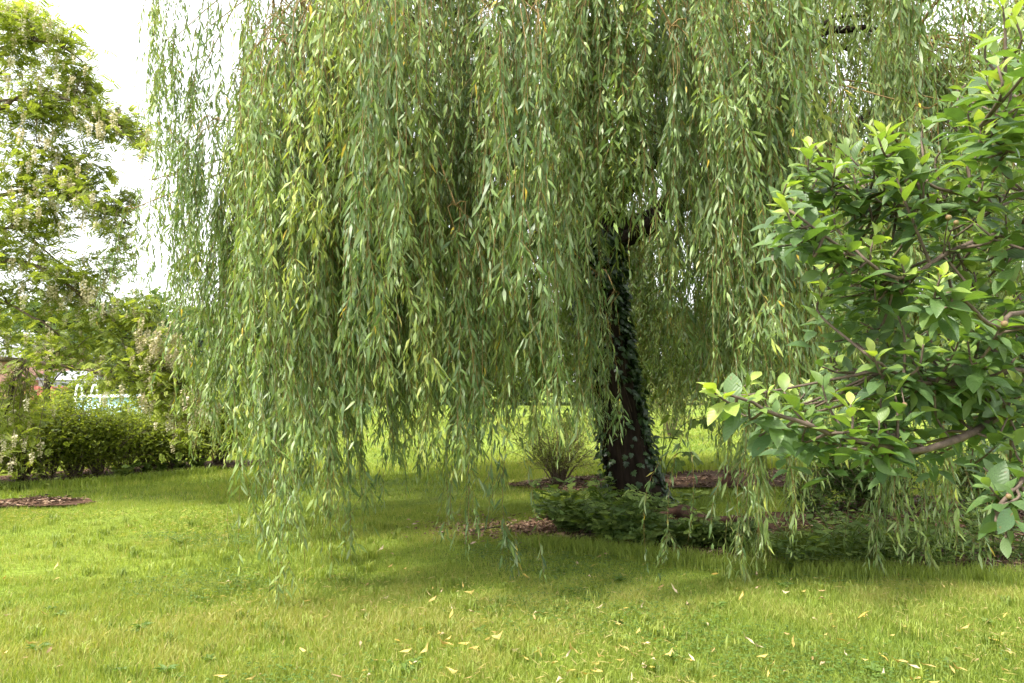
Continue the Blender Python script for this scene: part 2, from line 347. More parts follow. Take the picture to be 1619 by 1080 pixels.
# ------------------------------------------------------------------ grass
def blades(n, dmin, dmax, hmin, hmax, w, seg2):
    d = np.sqrt(rng.uniform(dmin ** 2, dmax ** 2, n)); x = rng.uniform(-.72, .72, n) * d
    bedm = inside(PA, x, d) | inside(PB, x, d) | inside(PC, x, d) | inside(PH, x, d)
    keep = ~bedm | (rng.random(n) < np.where(inside(PA, x, d) & (x < .55), .45, .05)); x, d = x[keep], d[keep]; n = len(x)
    pt = patch(x, d); fi = fine(x, d)
    keep = rng.random(n) < np.clip(.85 + .25 * fi + .1 * pt, .45, 1); x, d, pt, fi = x[keep], d[keep], pt[keep], fi[keep]; n = len(x)
    h = rng.uniform(hmin, hmax, n) * (1 + .18 * pt + .12 * fi)
    a = rng.uniform(0, 2 * np.pi, n); lean = np.abs(rng.normal(.38, .28, n)); la = rng.uniform(0, 2 * np.pi, n)
    ww = w * rng.uniform(.6, 1.3, n)
    tint = np.clip(.48 + .10 * pt + .09 * fi + rng.normal(0, .15, n), 0, .86)
    dry = rng.random(n) < np.clip(.05 + .025 * pt, .01, .12); tint[dry] = rng.uniform(.85, 1, dry.sum())
    base = np.stack([x, d, np.full(n, -.03)], -1); s = np.stack([np.cos(a), np.sin(a), np.zeros(n)], -1) * (ww / 2)[:, None]
    h = h + .03
    off = np.stack([np.cos(la) * lean, np.sin(la) * lean, np.ones(n)], -1)
    tip = base + off * h[:, None] * np.array([1, 1, .9])
    if seg2:
        mid = base + off * h[:, None] * np.array([.32, .32, .58])
        V = np.stack([base - s, base + s, mid + s * .8, mid - s * .8, tip], 1).reshape(-1, 3); o = (np.arange(n) * 5)[:, None]
        F = [np.array([[0, 1, 2, 3]]) + o, np.array([[3, 2, 4]]) + o]; T = np.repeat(tint, 5)
    else:
        V = np.stack([base - s, base + s, tip], 1).reshape(-1, 3); o = (np.arange(n) * 3)[:, None]; F = [np.array([[0, 1, 2]]) + o]; T = np.repeat(tint, 3)
    return V, F, T
gb = Bag()
for a in ((190000, 3.6, 6.6, .014, .046, .0046, True), (190000, 6.6, 11, .018, .05, .0075, False), (170000, 11, 19, .035, .07, .013, False), (120000, 19, 38, .04, .08, .030, False)):
    V, F, T = blades(*a); gb.add(V, F, T)
tf = Bag()
for _ in range(420):                                # coarser tufts standing out of the turf
    d0 = math.sqrt(rng.uniform(3.8 ** 2, 9.5 ** 2)); x0 = rng.uniform(-.68, .68) * d0; n = int(rng.integers(12, 34)); hh = rng.uniform(.05, .11)
    if inside(PA, np.array([x0]), np.array([d0]))[0]: continue
    p = np.c_[x0 + rng.normal(0, .03, n), d0 + rng.normal(0, .03, n), np.full(n, -.03)]; a = rng.uniform(0, 6.28, n); le = rng.uniform(.1, .9, n); w = rng.uniform(.003, .0045)
    sd = np.stack([-np.sin(a), np.cos(a), 0 * a], -1) * w; of = np.stack([np.cos(a) * le, np.sin(a) * le, np.ones(n)], -1) * (hh * rng.uniform(.6, 1.1, n))[:, None]
    mid = p + of * (.35, .35, .65) + (0, 0, .02); tip = p + of * (1, 1, .8) + (0, 0, .02)
    V = np.stack([p - sd, p + sd, mid + sd * .9, mid - sd * .9, tip], 1).reshape(-1, 3); o = (np.arange(n) * 5)[:, None]
    tf.add(V, [np.array([[0, 1, 2, 3]]) + o, np.array([[3, 2, 4]]) + o], np.repeat(np.clip(rng.normal(rng.choice([.2, .4, .6]), .08, n), 0, .85), 5))
tag(link("grass_tufts", tf.mesh("grass_tufts", M['grass'])), "coarser grass tufts standing out of the lawn", "grass", kind="stuff")
def low_cover(n, dmin, dmax, thr):
    d = np.sqrt(rng.uniform(dmin ** 2, dmax ** 2, n)); x = rng.uniform(-.70, .70, n) * d; f = wavefield(17, .8, 3.2)(x, d)
    k = (f + rng.normal(0, .3, n) > thr) & ~inside(PA, x, d); x, d = x[k], d[k]; n = len(x); a = rng.uniform(0, 6.28, n); b = Bag(); z = rng.uniform(.0, .035, n)
    for q in range(3):
        aa = a + q * 2.09; L = rng.uniform(.010, .018, n)
        scatter(b, DIAMOND_V, DIAMOND_F, np.stack([x, d, z], -1), np.stack([np.cos(aa), np.sin(aa), rng.uniform(0, .4, n)], -1), np.stack([0 * a, 0 * a, a * 0 + 1], -1) + rng.normal(0, .25, (n, 3)), L, L * 1.05, rng.uniform(0, 1, n))
    return b
tag(link("clover", low_cover(42000, 3.7, 8.5, .55).mesh("clover", M['clover'])), "small round clover leaves growing through the lawn in patches", "clover", kind="stuff")
def thatch(n, dmin, dmax):
    d = np.sqrt(rng.uniform(dmin ** 2, dmax ** 2, n)); x = rng.uniform(-.70, .70, n) * d; f = wavefield(19, .7, 2.8)(x, d); k = f + rng.normal(0, .5, n) > .55; x, d = x[k], d[k]; n = len(x)
    a = rng.uniform(0, 6.28, n); b = Bag(); L = rng.uniform(.025, .085, n)
    scatter(b, DIAMOND_V, DIAMOND_F, np.stack([x, d, rng.uniform(.008, .04, n)], -1), np.stack([np.cos(a), np.sin(a), rng.normal(0, .35, n)], -1), rng.normal(0, .4, (n, 3)) + (0, 0, 1), L, rng.uniform(.003, .007, n), rng.uniform(.84, 1, n))
    return b
tag(link("dry_thatch", thatch(15000, 3.7, 10).mesh("dry_thatch", M['grass'])), "dry straw coloured thatch lying in the lawn in patches", "thatch", kind="stuff")
def strewn(px_c, py_c, sx, sy, n):
    g = np.array([G(px_c + rng.normal(0, sx), min(1075, py_c + rng.normal(0, sy))) for _ in range(n)]); g[:, 2] = rng.uniform(.02, .05, n); a = rng.uniform(0, 6.28, n); b = Bag(); L = rng.uniform(.03, .08, n)
    scatter(b, DIAMOND_V, DIAMOND_F, g, np.stack([np.cos(a), np.sin(a), rng.normal(0, .3, n)], -1), rng.normal(0, .4, (n, 3)) + (0, 0, 1), L, L * .35, rng.uniform(.2, 1, n)); return b
tag(link("leaf_litter", strewn(785, 838, 55, 9, 900).mesh("leaf_litter", M['chip'])), "brown leaf litter strewn on the grass left of the willow foot", "litter", kind="stuff")
tag(link("grass", gb.mesh("grass", M['grass'])), "short sunlit yellow green lawn grass", "grass", kind="stuff")

def edge_grass(path_px, n, h, w, spread, name, label, tlo=.1, thi=.6):
    pts = spline([G(*p) for p in path_px], n); pts = pts + np.c_[rng.normal(0, spread, (n, 2)), np.zeros(n)]
    hh = rng.uniform(.45, 1, n) * h; a = rng.uniform(0, 6.28, n); la = rng.uniform(0, 6.28, n); le = np.abs(rng.normal(.3, .3, n))
    s = np.stack([np.cos(a), np.sin(a), 0 * a], -1) * w / 2; pts[:, 2] = -.02
    off = np.stack([np.cos(la) * le, np.sin(la) * le, np.ones(n)], -1) * hh[:, None]
    mid = pts + off * np.array([.3, .3, .6]); tip = pts + off * np.array([1, 1, .92])
    V = np.stack([pts - s, pts + s, mid + s * .8, mid - s * .8, tip], 1).reshape(-1, 3); o = (np.arange(n) * 5)[:, None]
    b = Bag(); b.add(V, [np.array([[0, 1, 2, 3]]) + o, np.array([[3, 2, 4]]) + o], np.repeat(rng.uniform(tlo, thi, n), 5))
    return tag(link(name, b.mesh(name, M['grass'])), label, "grass", kind="stuff")
edge_grass([(850, 862), (1000, 878), (1180, 900), (1400, 910), (1640, 918)], 9000, .17, .006, .12, "edge_grass", "longer grass along the front edge of the shady bed")
edge_grass([(1190, 880), (1290, 880), (1350, 890)], 2600, .30, .006, .16, "tall_grass", "dark tuft of tall grass standing in the shady bed", .0, .3)
edge_grass([(-100, 792), (0, 774), (120, 766), (230, 756), (340, 745)], 3500, .16, .014, .12, "hedge_grass", "longer grass growing along the foot of the hedge")
edge_grass([(1010, 750), (1080, 742), (1250, 742), (1400, 745)], 3500, .30, .014, .25, "far_edge_grass", "longer pale grass behind the mulch strip", .3, .8)

# ------------------------------------------------------------------ weeping willow
TB = G(1003, 797); DW = TB[1]
willow = thing("weeping_willow", "big weeping willow with dark leaning trunk and long hanging curtains of leaves", "tree", TB)
def wlink(name, bag, mat, smooth=False, parent=willow, **kw):
    return link(name, bag.mesh(name, mat, smooth, origin=TB, **kw), parent)
axis_c = [TB + (0.04, 0, -.15), P(1003, 770, DW), P(987, 690, DW), P(968, 600, DW), P(952, 510, DW), P(942, 430, DW), P(944, 370, DW + .1)]
tr_pts = spline(axis_c, 60)
ht = np.clip((tr_pts[:, 2]) / 3.4, 0, 1)
tr_rad = .275 + .17 * np.exp(-np.clip(tr_pts[:, 2], 0, 9) / .20) + .03 * (ht > .8) * (ht - .8) * 5
bark_r = np.random.default_rng(2); bk = bark_r.uniform(0, 6.28, 6)
def ridge(u, th):
    return 1 + .05 * np.abs(np.sin(13 * th + 2.2 * np.sin(7 * u + bk[5]))) + .06 * np.sin(9 * th + 3 * np.sin(5 * u + bk[0]) + bk[1]) + .04 * np.sin(17 * th + 4 * np.sin(9 * u + bk[2])) + .03 * np.sin(31 * u * 3 + 5 * th + bk[3]) + .05 * np.sin(3 * th + bk[4])
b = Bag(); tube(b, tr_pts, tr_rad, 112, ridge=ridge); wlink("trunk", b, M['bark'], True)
FORK = tr_pts[-4]
CX, CY = 1.35, DW - .1
lr = np.random.default_rng(21)
limb_pts = []
def limb(ctrl, r0, r1):
    q = spline(ctrl, 26); q[3:] += np.cumsum(lr.normal(0, .014, (23, 3)), 0)
    b = Bag(); rad = np.linspace(r0, r1, 26); tube(b, q, rad, 22, ridge=lambda u, th: 1 + .08 * np.sin(7 * th + 5 * np.sin(9 * u)) + .05 * np.sin(13 * th + 23 * u) + .07 * np.sin(2 * th + 17 * u)); wlink("limb", b, M['bark'], True); limb_pts.append(q); return q
az = np.linspace(0, 2 * np.pi, 9, endpoint=False) + .3
for k, a in enumerate(az):
    dv = np.array((math.cos(a), math.sin(a), 0)); rr = lr.uniform(2.8, 4.0); hz = lr.uniform(5.6, 7.2)
    s = FORK + np.array((0, 0, -.35 + .08 * (k % 4)))
    limb([s - dv * .05 + (0, 0, -.25), s + dv * .16 + (0, 0, .35), s + dv * .5 + (0, 0, 1.1), s + dv * rr * .55 + (0, 0, (hz - 3) * .75), s + dv * rr + (0, 0, hz - 3), s + dv * (rr + .9) + (0, 0, hz - 3.2)], lr.uniform(.085, .12), .025)
limb([FORK + (0, 0, -.3), FORK + (.1, .1, 1.6), FORK + (-.2, .3, 3.4), FORK + (.2, 0, 5.3)], .17, .04)
limb([FORK + (0, 0, -.1), P(1040, 330, DW - .4), P(1110, 120, DW - .8), P(1140, -40, DW - 1.2)], .12, .05)
limb([FORK + (0, 0, .1), P(1250, 260, DW + .3), P(1440, 150, DW + .3), P(1560, 60, DW + .2)], .11, .05)
limb([FORK + (0, 0, -.2), P(880, 400, DW - .5), P(760, 350, DW - 1.5), P(640, 250, DW - 2.4)], .10, .035)
for q in list(limb_pts):                         # secondary branches
    for _ in range(3):
        i0 = lr.integers(10, 24); s = q[i0]; dv = unit(np.array((s[0] - CX, s[1] - CY, 0)) + lr.normal(0, 1.2, 3) * (1, 1, 0)); l = lr.uniform(.9, 1.9)
        b = Bag(); pp = spline([s, s + dv * l * .5 + (0, 0, l * .3), s + dv * l + (0, 0, l * .25)], 10); tube(b, pp, np.linspace(.035, .012, 10), 6); wlink("branch", b, M['limb'], True)
        limb_pts.append(pp)

def strand_pts(anchor, out, reach, length, r, step=.045):
    n = max(6, int(length / step)); s = np.linspace(0, length, n)
    o = reach * (1 - np.exp(-s / max(.25, reach * .9)))
    drop = s - .45 * reach * (1 - np.exp(-s / .5))
    ph = r.uniform(0, 6.28, 4); sw = .045 * np.sqrt(s)[:, None] * np.stack([np.sin(1.7 * s + ph[0]) + .5 * np.sin(4.1 * s + ph[1]), np.sin(1.9 * s + ph[2]) + .5 * np.sin(3.7 * s + ph[3]), 0 * s], -1)
    return anchor + out * o[:, None] - np.array((0, 0, 1)) * drop[:, None] + sw

def leaves_on(bag, pts, r, l0, tint0, sp=1, tmpl=(WILLOW_V, WILLOW_F), skip=0):
    n = len(pts); k = np.arange(skip, n, sp)
    if len(k) > 6: k = k[np.sin(k * r.uniform(.2, .5) + r.uniform(0, 6)) + r.normal(0, .5, len(k)) > -.75]
    p = pts[k]
    t = unit(np.gradient(pts, axis=0))[k]; m = len(k)
    a = np.arange(m) * 2.4 + r.uniform(0, 6) + r.normal(0, .5, m)
    hor = np.stack([np.cos(a), np.sin(a), r.normal(0, .15, m)], -1)
    ax = unit(t * r.uniform(.55, 1.1, m)[:, None] + hor * r.uniform(.3, 1.05, m)[:, None] + np.array((0, 0, -.25)))
    up = unit(hor * .6 + np.array((0, 0, .7)) + r.normal(0, .45, (m, 3)))
    f = 1 - .45 * np.clip((np.arange(m) / max(1, m - 1) - .75) / .25, 0, 1)
    L = l0 * f * r.uniform(.55, 1.28, m)
    ti = np.clip(tint0 + .28 * (1 - f) + r.normal(0, .13, m), 0, .92); ye = r.random(m) < .006; ti[ye] = 1
    wd = L * r.uniform(.14, .22, m); pick = r.choice(3, m, p=(.5, .27, .23))
    for q, tv in enumerate((WILLOW_V, WILLOW_B, WILLOW_C)):
        j = pick == q; scatter(bag, tv, WILLOW_F, p[j], ax[j], up[j], L[j], wd[j], ti[j])

def strand_template(length, nst, seed, l0=.12, spread=.13, short=.68):
    """a lock of hanging strands, anchored at the origin and leaning towards +x"""
    r = np.random.default_rng(seed); st = Bag(); lv = Bag(); tint0 = r.uniform(.40, .56)
    wind = np.array((r.normal(.03, .06), r.normal(0, .07), 0))
    def hang(p0, o, reach, ln, step=.045):
        q = strand_pts(p0, o, reach, ln, r, step); u = np.linspace(0, ln, len(q))[:, None]
        return q + wind * u ** 1.3 * .6
    for k in range(nst):
        o = unit(np.array((1.0, 0, 0)) + r.normal(0, .7, 3) * (1, 1, 0)); a = r.normal(0, spread * .5, 3) * (1, 1, .5)
        tube(st, np.array([(0, 0, 0), a / 2 + (0, 0, .02), a]), .005, 4)
        ln = length * (r.uniform(short, 1.0) if k else 1.0) + .12
        pts = hang(a, o, r.uniform(.06, .34), ln); n = len(pts)
        tube(st, pts[::4], np.linspace(.0036, .0014, len(pts[::4])), 4)
        leaves_on(lv, pts, r, l0, tint0, 1, skip=int(n * r.uniform(0, .25))); leaves_on(lv, pts + r.normal(0, .012, pts.shape), r, l0 * .9, tint0 - .05, 2, skip=int(n * .4))
        for _ in range(max(2, int(ln / .55))):          # long side strands cascading alongside
            i0 = int(n * r.beta(1.1, 1.4) * .85); rem = (n - i0) / n * ln; l2 = min(r.uniform(.4, 1.5), rem * 1.05 + .1); a2 = r.uniform(0, 6.28)
            sp = hang(pts[i0], np.array((math.cos(a2), math.sin(a2), 0)), r.choice([r.uniform(.05, .2), r.uniform(.2, .42)], p=(.7, .3)), l2, .042)
            leaves_on(lv, sp, r, l0, tint0 + .06); leaves_on(lv, sp, r, l0 * .85, tint0, 3); tube(st, sp[::4], .0016, 3)
        for _ in range(max(1, int(ln / .8))):           # leafy tufts
            i0 = r.integers(2, n - 1)
            for _ in range(r.integers(3, 7)):
                a2 = r.uniform(0, 6.28); sp = hang(pts[min(n - 1, i0 + r.integers(0, 4))], np.array((math.cos(a2), math.sin(a2), 0)), r.uniform(.06, .22), r.uniform(.14, .36), .034)
                leaves_on(lv, sp, r, l0 * .95, tint0 + .16); tube(st, sp[::3], .0013, 3)
    strand_template.n += lv.n // 6
    return st.mesh("strand", M['twig']), lv.mesh("foliage", M['willow'])
strand_template.n = 0
LENS = (1.3, 2.0, 2.8, 3.6, 4.5, 5.4)
TAIL = {(i, v): strand_template(L, 6, 3000 + 10 * i + v, l0=.118, short=.84) for i, L in enumerate(LENS) for v in range(3)}
TEMPL = {(i, v): strand_template(L, 6, 1000 + 10 * i + v, l0=(.108, .120, .112, .126, .104)[v]) for i, L in enumerate(LENS) for v in range(5)}
THIN = {(i, v): strand_template(L, 3, 2000 + 10 * i + v, l0=.112) for i, L in enumerate(LENS) for v in range(3)}
LPALL = np.concatenate(limb_pts)
def bunch(anchor, zb, r, thin=False, out=None, fat=1.0, tail=False):
    anchor = np.asarray(anchor, float); ln = max(.9, anchor[2] - zb)
    if out is None: out = unit(np.array((anchor[0] - CX, anchor[1] - CY, 0)))
    i = int(np.argmin([abs(math.log(ln / L)) for L in LENS])); v = int(r.integers(0, 3 if thin or tail else 5))
    sm, fm_ = (THIN if thin else TAIL if tail else TEMPL)[(i, v)]
    s0 = LPALL[np.argmin(np.linalg.norm(LPALL - anchor, axis=1) + .5 * (LPALL[:, 2] > anchor[2] + .6))]
    st = Bag(); tube(st, spline([s0, (s0 + anchor) / 2 + np.array((0, 0, .12 * np.linalg.norm(s0 - anchor))), anchor], 8), np.linspace(.013, .006, 8), 5)
    h = wlink("hanging_branch", st, M['twig'])
    ang = math.atan2(out[1], out[0]) + r.normal(0, .5); zs = ln / LENS[i]; fx = r.uniform(.85, 1.15) * fat
    for nm, me in (("strand", sm), ("foliage", fm_)):
        o = link(nm, me, h, anchor - TB, (0, 0, ang), (fx, fx * (1 if (i + v) % 2 else -1), zs))
        if nm == "foliage": tag(o, kind="stuff")
    bunch.n += 1
bunch.n = 0
def px_of(p): return W0 / 2 + p[0] / p[1] * FPX
wr = np.random.default_rng(99)
crown_n = wavefield(31, 1, 1)
def crown_r(a): return 5.05 - .55 * max(0, -math.cos(a)) ** 2 + .35 * math.sin(3 * a + 1) + .25 * math.sin(5 * a + 2)
def dome(r_, R_): return 2.2 + 6.4 * math.sqrt(max(0, 1 - (r_ / (R_ + .45)) ** 2))
# outer curtain: clusters of two or three locks, dark gaps between them
NO = 33
for k in range(NO):
    a0 = -math.pi / 2 + (k + wr.uniform(-.25, .25)) / NO * 2 * math.pi; R_ = crown_r(a0); r0 = R_ * wr.uniform(.80, 1.05); back = math.sin(a0) > .1; top = wr.uniform(-.7, .9)
    for q in range(5 if back or k % 4 else 4):
        a = a0 + wr.normal(0, .028 if not back else .06); r_ = r0 + wr.normal(0, .14)
        x, y = CX + r_ * math.cos(a), CY + r_ * math.sin(a)
        z = min(dome(min(r_, R_), R_) + top + wr.uniform(-.3, .3), 6.4) * (1, .95, .85, .72, .6)[q]
        z = max(z, 2.6); zb = wr.uniform(.75, 1.15) if back else wr.uniform(.9, 1.5)
        if q in (1, 3) and wr.random() < .6: zb = max(1.2, z - wr.uniform(1.2, 2.4))
        px = px_of((x, y))
        if y < TB[1] - 1:
            if 850 < px < 1040: zb = max(zb, wr.uniform(2.2, 2.9)); z = max(z, 4.4)
            if 1275 < px < 1600 and wr.random() < .6: continue
        bunch((x, y, z), min(zb, z - 1), wr, fat=1.3 if back else .95)
# second layer and interior
for k in range(70):
    a = wr.uniform(0, 2 * math.pi); R_ = crown_r(a); r_ = R_ * math.sqrt(wr.uniform(.10, .74))
    x, y = CX + r_ * math.cos(a), CY + r_ * math.sin(a)
    z = min(dome(r_, R_) * wr.uniform(.55, 1.0), 7.6)
    zb = wr.uniform(1.0, 2.2) if y > TB[1] + .8 else wr.uniform(1.4, 3.0)
    if 850 < px_of((x, y)) < 1040 and y < TB[1] + .3: zb = max(zb, wr.uniform(2.6, 3.3)); z = max(z, 4.6)
    zb = min(zb, z - .8)
    bunch((x, y, z), zb, wr, fat=1.15)
# dark mass behind the apple branches and round the limbs
for k in range(22):
    px = wr.uniform(1230, 1590); d = wr.uniform(9.5, 13.2); e = P(px, 605, d); z = wr.uniform(4.6, 7.0)
    bunch((e[0], d, z), wr.uniform(1.3, 3.2), wr, fat=1.25)
for k in range(14):
    px = wr.uniform(420, 900); d = wr.uniform(9.0, 12.5); e = P(px, 605, d)
    bunch((e[0], d, wr.uniform(4.0, 6.0)), wr.uniform(1.3, 2.4), wr, fat=1.2)
# crown top, above the frame
for k in range(12):
    a = wr.uniform(0, 2 * math.pi); r_ = 3.6 * math.sqrt(wr.random()); x, y = CX + r_ * math.cos(a), CY + r_ * math.sin(a)
    bunch((x, y, dome(r_, 5.2) + .1), wr.uniform(4.5, 6), wr, fat=1.4)
# locks that hang low in front, where the photograph shows them
LOW = [(388, 945, 5.75, 4.2), (398, 905, 5.9, 4.4, 1), (395, 860, 6.1, 4.6), (430, 800, 6.0, 4.6), (490, 895, 6.1, 4.8), (500, 850, 6.2, 4.8, 1), (465, 780, 6.4, 5), (525, 800, 6.3, 5.0), (400, 780, 7.2, 5.2), (440, 800, 6.5, 5), (560, 770, 6.0, 5), (650, 750, 6.4, 5),
       (735, 895, 6.3, 2.4, 1), (735, 880, 6.3, 2.2, 1), (765, 850, 6.5, 3.0, 1), (520, 700, 5.6, 4.6), (620, 720, 5.8, 4.8), (760, 680, 6.0, 4.6), (810, 690, 7.0, 4.8), (900, 670, 6.4, 4.8), (700, 710, 7.2, 4.8), (580, 730, 7.0, 4.8), (450, 720, 6.2, 4.8), (700, 700, 5.6, 2.9), (590, 640, 5.3, 4.6), (850, 670, 5.5, 4.4), (975, 705, 8.6, 2.6, 1), (940, 690, 8.4, 2.8, 1), (890, 640, 6.6, 4), (1130, 745, 6.6, 4.8), (1215, 915, 6.2, 1.6), (1205, 890, 6.2, 2.6, 1), (1245, 860, 6.4, 4.0, 1), (1255, 830, 6.6, 3.0, 1), (1150, 560, 5.6, 4.4), (1190, 520, 5.5, 4.5), (1440, 895, 6.4, 1.5), (1445, 880, 6.5, 2.2, 1), (1530, 890, 6.4, 1.6), (1525, 870, 6.7, 4.0, 1), (1330, 800, 6.9, 4.4, 1), (780, 470, 5.3, 4.5), (530, 460, 5.4, 4.8), (1060, 420, 5.8, 4.8),
       (1110, 720, 12.5, 4.4), (1160, 735, 13, 4.4), (1280, 720, 12, 4.5), (880, 690, 9.5, 4.2), (560, 740, 8.5, 4.5), (640, 730, 9, 4.5), (1590, 720, 10, 4.5), (400, 760, 8.2, 5), (470, 740, 8.6, 5)]
for (px, py, d, za, *th_) in LOW:
    e = P(px, py, d); out = unit(np.array((e[0] - CX, e[1] - CY, 0)))
    bunch((e[0] - out[0] * .2, e[1] - out[1] * .2, za), max(.05, e[2]), wr, thin=bool(th_), fat=.9, tail=True)
# thin wisps on the left rim
for (px, y0, y1, d, thin) in [(245, -30, 260, 9.2, 1), (262, 60, 330, 9.6, 1), (285, -40, 420, 9.0, 1), (300, 120, 480, 9.4, 1), (225, 285, 470, 9.3, 1), (250, 280, 500, 9.6, 1), (196, 330, 500, 9.1, 1), (320, 40, 560, 8.8, 1), (320, 200, 640, 9.0, 1), (330, 330, 740, 8.6, 0), (275, 300, 520, 10.2, 1), (340, -40, 500, 8.2, 1), (380, -40, 560, 7.8, 0), (255, -60, 200, 8.6, 1), (300, -60, 300, 8.4, 1)]:
    s = P(px + 14, y0, d); e = P(px + 14, y1, d); bunch(s, e[2], wr, thin=bool(thin), fat=.85)

# leafy dome of the upper crown that shades the inside
ur = np.random.default_rng(12); b = Bag(); nc = 300
for k in range(nc):
    a = ur.uniform(0, 6.28); R_ = crown_r(a); r_ = R_ * .93 * math.sqrt(ur.random()); c = np.array((CX + r_ * math.cos(a), CY + r_ * math.sin(a), max(5.6, dome(r_, R_) + ur.uniform(-.5, .3)))); m = 130
    pos = c + ur.normal(0, .32, (m, 3)) * (1, 1, .8); ax = unit(ur.normal(0, .6, (m, 3)) + (0, 0, -.8)); L = ur.uniform(.09, .15, m)
    scatter(b, DIAMOND_V, DIAMOND_F, pos, ax, unit(ur.normal(0, 1, (m, 3)) + (0, 0, .6)), L, L * .24, np.clip(ur.normal(.4, .15, m), 0, .9))
tag(wlink("upper_crown", b, M['willow']), kind="stuff")
# ivy climbing the trunk
ivy = thing("climbing_ivy", "dark glossy ivy climbing the leaning willow trunk", "ivy", TB)
b = Bag(); ir = np.random.default_rng(4)
n = 6500; k = np.clip((ir.beta(1.5, 1.0, n) * 59), 0, 59).astype(int); th = np.where(ir.random(n) < .75, ir.normal(.1, 1.2, n), ir.normal(3.14, .8, n))     # around +X
right = np.stack([np.cos(th), np.sin(th), 0 * th], -1); fr_ = np.abs(((th + 1.57 + 3.1416) % 6.2832) - 3.1416) < .75
keep = ((k > 30) & ~(fr_ & (k < 46) & (ir.random(n) < .85))) | (np.abs(th) < .85) | (np.abs(np.abs(th) - 3.14) < .5) | (ir.random(n) < .10)
k, right = k[keep], right[keep]; n = len(k)
pos = tr_pts[k] + right * (tr_rad[k] * 1.0 + ir.uniform(.0, .09, n))[:, None] + ir.normal(0, .03, (n, 3))
L = ir.uniform(.05, .11, n)
scatter(b, IVY_V, IVY_F, pos, unit(right * .5 + np.array((0, 0, -.8)) + ir.normal(0, .4, (n, 3))), unit(right + ir.normal(0, .3, (n, 3)) + (0, 0, .5)), L, L * .95, ir.uniform(0, 1, n))
tag(link("foliage", b.mesh("foliage", M['ivy'], origin=TB), ivy), kind="stuff")
for s in range(7):
    t0 = ir.uniform(-1.2, 1.6); b = Bag(); kk = np.arange(1, 58, 3); tt = t0 + .3 * np.sin(kk * .15 + s)
    tube(b, tr_pts[kk] + np.stack([np.cos(tt), np.sin(tt), 0 * tt], -1) * (tr_rad[kk] * 1.03)[:, None], np.linspace(.014, .006, len(kk)), 5)
    link("vine_stem", b.mesh("vine_stem", M['limb'], True, origin=TB), ivy)

# ------------------------------------------------------------------ undergrowth beneath the willow
def leafy_plant(seed, h, nst, tmpl, ll, lw, mat, sp=.35, tl=(.1, .9), per=7):
    r = np.random.default_rng(seed); st = Bag(); lv = Bag()
    for k in range(nst):
        a = r.uniform(0, 6.28); o = np.array((math.cos(a), math.sin(a), 0)); hh = h * r.uniform(.55, 1)
        pts = spline([o * .03, o * sp * .4 * hh + (0, 0, hh * .6), o * sp * hh + (0, 0, hh)], 10); tube(st, pts, np.linspace(.005, .002, 10), 4)
        m = per; i0 = np.linspace(2, 9, m).astype(int); aa = np.arange(m) * 2.4 + r.uniform(0, 6)
        ho = np.stack([np.cos(aa), np.sin(aa), r.uniform(-.1, .5, m)], -1)
        scatter(lv, *tmpl, pts[i0], ho, np.stack([r.normal(0, .3, m), r.normal(0, .3, m), np.ones(m)], -1), ll * r.uniform(.6, 1.1, m), ll * lw, r.uniform(*tl, m))
    return st, lv
def plant_proto(name, label, cat, group, st, lv, lmat, smat=None):
    t = thing(name, label, cat, group=group)
    link("stems", st.mesh("stems", smat or M['under']), t); tag(link("foliage", lv.mesh("foliage", lmat), t), kind="stuff"); return t
protos = []
GRP = "leafy weeds crowding the foot of the willow"
for sd, h, ns in ((1, .34, 5), (2, .26, 6), (3, .42, 4), (4, .2, 6)):
    protos.append(plant_proto("leafy_weed", "dark green leafy weed growing at the foot of the willow trunk", "plant", GRP, *leafy_plant(sd, h, ns, (NETTLE_V, NETTLE_F), .15, .85, None, .6), M['under']))
spots = []
pr = np.random.default_rng(8)
for _ in range(46):
    px = pr.uniform(860, 1190); f = (px - 860) / 330; lo = (832 if px > 940 else 818) + 4 * f; hi = 858 + 24 * f
    if px < 1060: spots.append((px, pr.uniform(lo, hi)))
    else: spots.append((px, pr.uniform(lo + 26, hi)))
protos.append(plant_proto("leafy_weed", "dark green leafy weed growing at the foot of the willow trunk", "plant", GRP, *leafy_plant(5, .36, 9, (IVY_V, IVY_F), .10, .9, None, .9, (.3, 1), 8), M['under']))
protos.append(plant_proto("leafy_weed", "dark green leafy weed growing at the foot of the willow trunk", "plant", GRP, *leafy_plant(6, .5, 5, (DIAMOND_V, DIAMOND_F), .12, .4, None, .45, (.4, 1), 12), M['under']))
spots += [(895, 822), (915, 812), (940, 808), (985, 830), (1010, 832), (1040, 828), (1062, 815), (955, 822), (905, 845)]
used = set()
for k, (px, py) in enumerate(spots):
    g = G(px, py); q = k % 6; o = protos[q] if q not in used else copy_tree(protos[q]); used.add(q)
    o.location = g; o.rotation_euler.z = pr.uniform(0, 6.28); s = pr.uniform(.6, 1.3); o.scale = (s, s, s * pr.uniform(.5, 1.35))
# weeds in the right-hand bed
protos = []
GRP2 = "low weeds scattered over the right hand bed"
for sd, h, ns in ((11, .26, 6), (12, .2, 7), (13, .34, 5)):
    protos.append(plant_proto("bed_weed", "low green weed among bark chips in the shady bed", "plant", GRP2, *leafy_plant(sd, h, ns, (DIAMOND_V, DIAMOND_F), .075, .5, None, .8, (.3, 1), 11), M['under']))
for k in range(54):
    px = pr.uniform(1230, 1650); py = pr.uniform(838, 903) if k % 3 else pr.uniform(886, 906); q = k % 3; o = protos[q] if k < 3 else copy_tree(protos[q])
    o.location = G(px, py); o.rotation_euler.z = pr.uniform(0, 6.28); s = pr.uniform(.5, 1.7); o.scale = (s, s, s)

